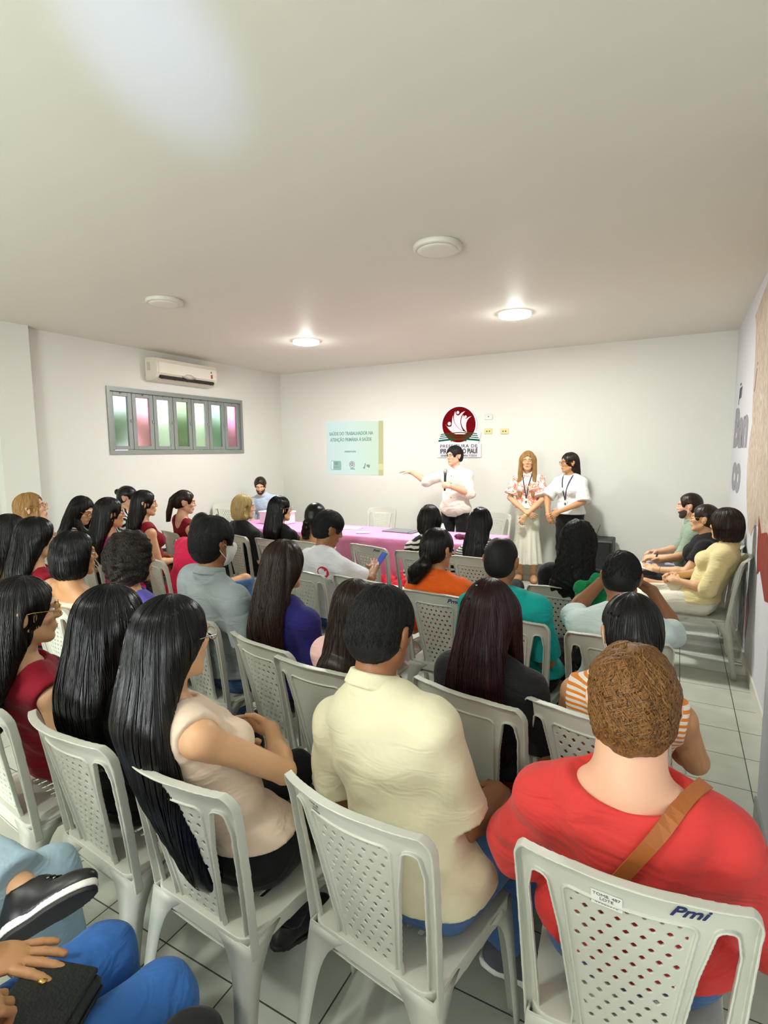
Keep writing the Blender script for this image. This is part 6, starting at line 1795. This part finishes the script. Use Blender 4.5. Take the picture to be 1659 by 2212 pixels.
# ------------------------------------------------------------------ long table under the pink cloth
TX0, TX1, TY0, TY1, TZ = -5.15, -1.60, 5.05, 5.78, 0.75
M_WOOD = mat('table_wood', (120, 88, 58), rough=0.5)
for i, (a, b) in enumerate(((TX0, -3.98), (-3.96, -2.80), (-2.78, TX1))):
    t = empty('folding_table', ((a + b) / 2, (TY0 + TY1) / 2, 0)); tag(t, ['table under the left third of the pink cloth', 'table under the middle third of the pink cloth', 'table under the right third of the pink cloth'][i], 'table', 'tables under the pink cloth')
    hx, hy = (b - a) / 2, (TY1 - TY0) / 2
    box('tabletop', (-hx, -hy, TZ - 0.035), (hx, hy, TZ - 0.004), M_WOOD, t, 0.004)
    for sx in (-1, 1):
        for sy in (-1, 1): box('leg', (sx * (hx - 0.08) - .015, sy * (hy - 0.06) - .015, 0), (sx * (hx - 0.08) + .015, sy * (hy - 0.06) + .015, TZ - 0.035), M_CHROME, t)
V = []; Q = []
def cloth_ring(z, spread, wave, ph=0):
    pts = []
    per = []
    n1, n2 = 120, 26
    for i in range(n1): per.append((TX0 + (TX1 - TX0) * i / n1, TY0, 0, -1))
    for i in range(n2): per.append((TX1, TY0 + (TY1 - TY0) * i / n2, 1, 0))
    for i in range(n1): per.append((TX1 - (TX1 - TX0) * i / n1, TY1, 0, 1))
    for i in range(n2): per.append((TX0, TY1 - (TY1 - TY0) * i / n2, -1, 0))
    for i, (x, y, nx, ny) in enumerate(per):
        s_ = math.sin(i * 0.62 + ph) * 0.6 + math.sin(i * 0.27 + 1.3) * 0.4
        d = spread + wave * s_
        pts.append((x + nx * d, y + ny * d, z))
    return pts
rings = [cloth_ring(TZ, -0.012, 0), cloth_ring(TZ - 0.002, 0.0, 0), cloth_ring(TZ - 0.012, 0.006, 0)] + [cloth_ring(TZ - 0.012 - dz, 0.008 + 0.03 * dz, 0.030 * min(1, dz * 2.2)) for dz in (0.06, 0.13, 0.21, 0.30, 0.39, 0.47)]
n = len(rings[0])
for r_ in rings: V += r_
for k in range(len(rings) - 1):
    for i in range(n):
        j = (i + 1) % n; Q.append((k * n + i, k * n + j, (k + 1) * n + j, (k + 1) * n + i))
bm = bmesh.new(); bv = [bm.verts.new(v) for v in V]
for q in Q: bm.faces.new([bv[i] for i in reversed(q)])
bm.faces.new([bv[i] for i in range(n)])
bmesh.ops.recalc_face_normals(bm, faces=bm.faces)
bmesh.ops.solidify(bm, geom=bm.faces[:], thickness=0.003)
for f in bm.faces: f.smooth = len(f.verts) == 4
o = obj('tablecloth', bm, C['pinkt']); tag(o, 'pink tablecloth covering the long table in front of the speaker', 'tablecloth')

def sheet(name, x, y, z, w, d, rz, m, label, cat, group=None, th=0.003):
    o = box(name, (-w / 2, -d / 2, 0), (w / 2, d / 2, th), m, None, min(0.001, th / 3), 1); o.location = (x, y, z); o.rotation_euler = (0, 0, R_(rz))
    return tag(o, label, cat, group)
TT = TZ + 0.003
sheet('paper_sheet', -3.50, 5.52, TT, 0.30, 0.21, 12, M_PAPER, 'white papers on the pink table left of the empty chair', 'paper')
sheet('notebook', -3.66, 5.44, TT, 0.24, 0.17, -14, mat('notebook_grey', (196, 198, 204), var=0), 'pale grey notebook beside the white papers on the pink table', 'notebook', th=0.012)
ph = sheet('phone', -3.14, 5.24, TT, 0.15, 0.08, 20, mat('phone_white', (214, 206, 212), var=0, rough=0.3), 'pale phone lying on the pink table near its front edge', 'phone', th=0.009)
fo = empty('folder', (-2.80, 5.56, TT)); fo.rotation_euler = (0, 0, R_(-4)); tag(fo, 'grey folder lying on the pink table behind the zebra blouse', 'folder')
box('cover', (-0.20, -0.13, 0), (0.20, 0.13, 0.010), mat('folder_grey', (122, 122, 128), rough=0.5, var=0.05), fo, 0.003)
box('elastic_band', (0.150, -0.131, -0.0005), (0.156, 0.131, 0.0115), M_BLACKPL, fo)
sheet('paper_sheet', -2.46, 5.45, TT, 0.21, 0.30, 8, M_PAPER, 'white sheet on the pink table right of the grey folder', 'paper')
v = Vol(axis(-0.12, 0.12, 0.006), axis(-0.08, 0.08, 0.006), axis(-0.01, 0.08, 0.006))
for i in range(7): v.ell((-0.07 + 0.023 * i, 0.02 * math.sin(i * 2.2), 0.024), (0.030, 0.035, 0.022 + 0.006 * math.sin(i)), None, 0.01)
o = obj('pouch', v.mesh('pouch'), cloth('pouch_plum', (96, 34, 62))); o.location = (-1.96, 5.32, TT); tag(o, 'dark plum pouch on the pink table beside the long black hair', 'pouch')
o = lathe('paper_cone', [(0.045, 0), (0.040, 0.003), (0.004, 0.105), (0, 0.106)], M_PAPER, None, seg=24); o.location = (-2.33, 5.66, TT); tag(o, 'small white folded card standing on the pink table', 'card')
# white box with phone on the left end
wb = empty('storage_box', (-4.60, 5.50, TT)); wb.rotation_euler = (0, 0, R_(-8)); tag(wb, 'white translucent box on the left end of the pink table', 'box')
bm = bmesh.new(); add_box(bm, (-0.19, -0.14, 0), (0.19, 0.14, 0.15), 0.012, 3)
obj('box_body', bm, mat('box_white', (232, 224, 234), rough=0.4, var=0), wb); box('box_lid', (-0.20, -0.15, 0.145), (0.20, 0.15, 0.165), mat('box_lid_white', (236, 232, 238), rough=0.4, var=0), wb, 0.005)
sheet('phone', -4.55, 5.50, TT + 0.165, 0.14, 0.07, 10, M_BLACKPL, 'black phone on top of the white box', 'phone', th=0.009)
# red fabric heaped under the table
v = Vol(axis(-0.34, 0.34, 0.012), axis(-0.24, 0.24, 0.012), axis(-0.02, 0.32, 0.012))
rg = np.random.RandomState(2)
for i in range(22): v.ell((rg.uniform(-0.22, 0.22), rg.uniform(-0.13, 0.13), rg.uniform(0.06, 0.17)), (rg.uniform(.06, .10), rg.uniform(.05, .09), rg.uniform(.05, .08)), None, 0.02)
v.wrinkle(0.010, 38, 1.0); v.cut((0, 0, 0.002), (0, 0, -1))
o = obj('fabric_heap', v.mesh('fabric_heap'), C['redf']); o.location = (-2.62, 4.80, 0); o.scale = (1.3, 0.8, 2.0); tag(o, 'crumpled red fabric heaped on the floor before the pink table', 'fabric')

# ------------------------------------------------------------------ loudspeaker with receiver
lsx = empty('loudspeaker', (-0.86, 7.00, 0)); tag(lsx, 'black loudspeaker cabinet standing against the back wall', 'speaker')
box('cabinet', (-0.21, -0.17, 0.0), (0.21, 0.17, 0.60), mat('speaker_black', (34, 36, 36), rough=0.55, var=0.1), lsx, 0.018, 3)
box('grille', (-0.185, -0.178, 0.03), (0.185, -0.168, 0.565), mat('speaker_grille', (24, 25, 24), rough=0.8, var=0.3, vscale=80, bump=0.6, bscale=260), lsx, 0.012)
box('corner_trim', (-0.205, -0.176, 0.566), (0.205, -0.160, 0.588), mat('speaker_trim', (84, 92, 90), rough=0.4, var=0), lsx, 0.004)
rc = empty('wireless_receiver', (-0.93, 6.98, 0.60)); tag(rc, 'small black receiver with upright antenna on top of the loudspeaker', 'receiver')
box('case', (-0.09, -0.06, 0), (0.09, 0.06, 0.035), M_BLACKPL, rc, 0.005)
obj('antenna', tube_mesh('antenna', [[(0.07, 0.03, 0.02), (0.115, 0.03, 0.16)]], 0.004, 8), mat('antenna_grey', (110, 114, 112), var=0), rc)

# ------------------------------------------------------------------ hand-held things on the right and near left
for k, (dy, rz, lab) in enumerate(((0.0, 8, 'white paper sheet held above the knees beside the off-white trousers'),)):
    o = sheet('paper_sheet', -0.27, 5.22, 0.655, 0.21, 0.30, rz, M_PAPER, lab, 'paper', th=0.002); o.rotation_euler = (0, R_(14), R_(rz))
bb = empty('handbag', (-1.060, 0.520, 0.575)); bb.rotation_euler = (R_(-4), R_(12), R_(28)); tag(bb, 'small black leather bag on the lap at bottom left', 'bag')
M_BAGL = mat('bag_leather_black', (30, 34, 32), rough=0.42, var=0.15, vscale=30, bump=0.5, bscale=160)
box('bag_body', (-0.075, -0.13, -0.035), (0.075, 0.07, 0.022), M_BAGL, bb, 0.014, 3)
box('bag_flap', (-0.078, -0.132, 0.018), (0.060, 0.072, 0.030), M_BAGL, bb, 0.005, 2)
obj('zipper', tube_mesh('zipper', [[(0.076, -0.12, 0.000), (0.078, 0.0, 0.004), (0.076, 0.06, 0.0)]], 0.004, 6), M_BLACKPL, bb)
lathe('clasp', [(0, 0), (0.009, 0), (0.009, 0.003), (0, 0.005)], M_GOLD, bb, loc=(-0.03, 0.02, 0.030), seg=16)
o = box('phone', (-0.036, -0.075, 0), (0.036, 0.075, 0.008), mat('phone_blue', (60, 90, 200), rough=0.3, var=0), None, 0.002, 1)
wp = PEOPLE['wlogo']; c_ = wp['O'] + wp['Rw'] @ (wp['W'][1] + np.array([-0.02, 0.09, 0.05])); o.location = c_; o.rotation_euler = (R_(50), 0, R_(-30)); tag(o, 'blue phone held in front of the white logo tee', 'phone')
v = Vol(axis(-0.16, 0.16, 0.009), axis(-0.10, 0.10, 0.009), axis(-0.16, 0.16, 0.009))
for i in range(14): v.ell((rg.uniform(-0.07, 0.07), rg.uniform(-0.03, 0.03), rg.uniform(-0.07, 0.07)), (0.040, 0.030, 0.040), None, 0.012)
v.wrinkle(0.007, 75, 2.0)
o = obj('folded_cloth', v.mesh('folded_cloth'), C['green']); o.location = (-0.36, 3.02, 0.90); tag(o, 'crumpled green cloth held before the ice white shirt', 'cloth')
v = Vol(axis(-0.14, 0.14, 0.009), axis(-0.12, 0.12, 0.009), axis(-0.02, 0.24, 0.009))
v.ell((0, 0, 0.10), (0.10, 0.08, 0.09), None, 0); v.ell((0.02, 0.0, 0.18), (0.05, 0.04, 0.05), None, 0.03); v.wrinkle(0.006, 45, 3.0)
o = obj('backpack', v.mesh('backpack'), C['blacks']); o.location = (-0.36, 3.05, 0.44); tag(o, 'black bag between the teal polo and the ice white shirt', 'bag')
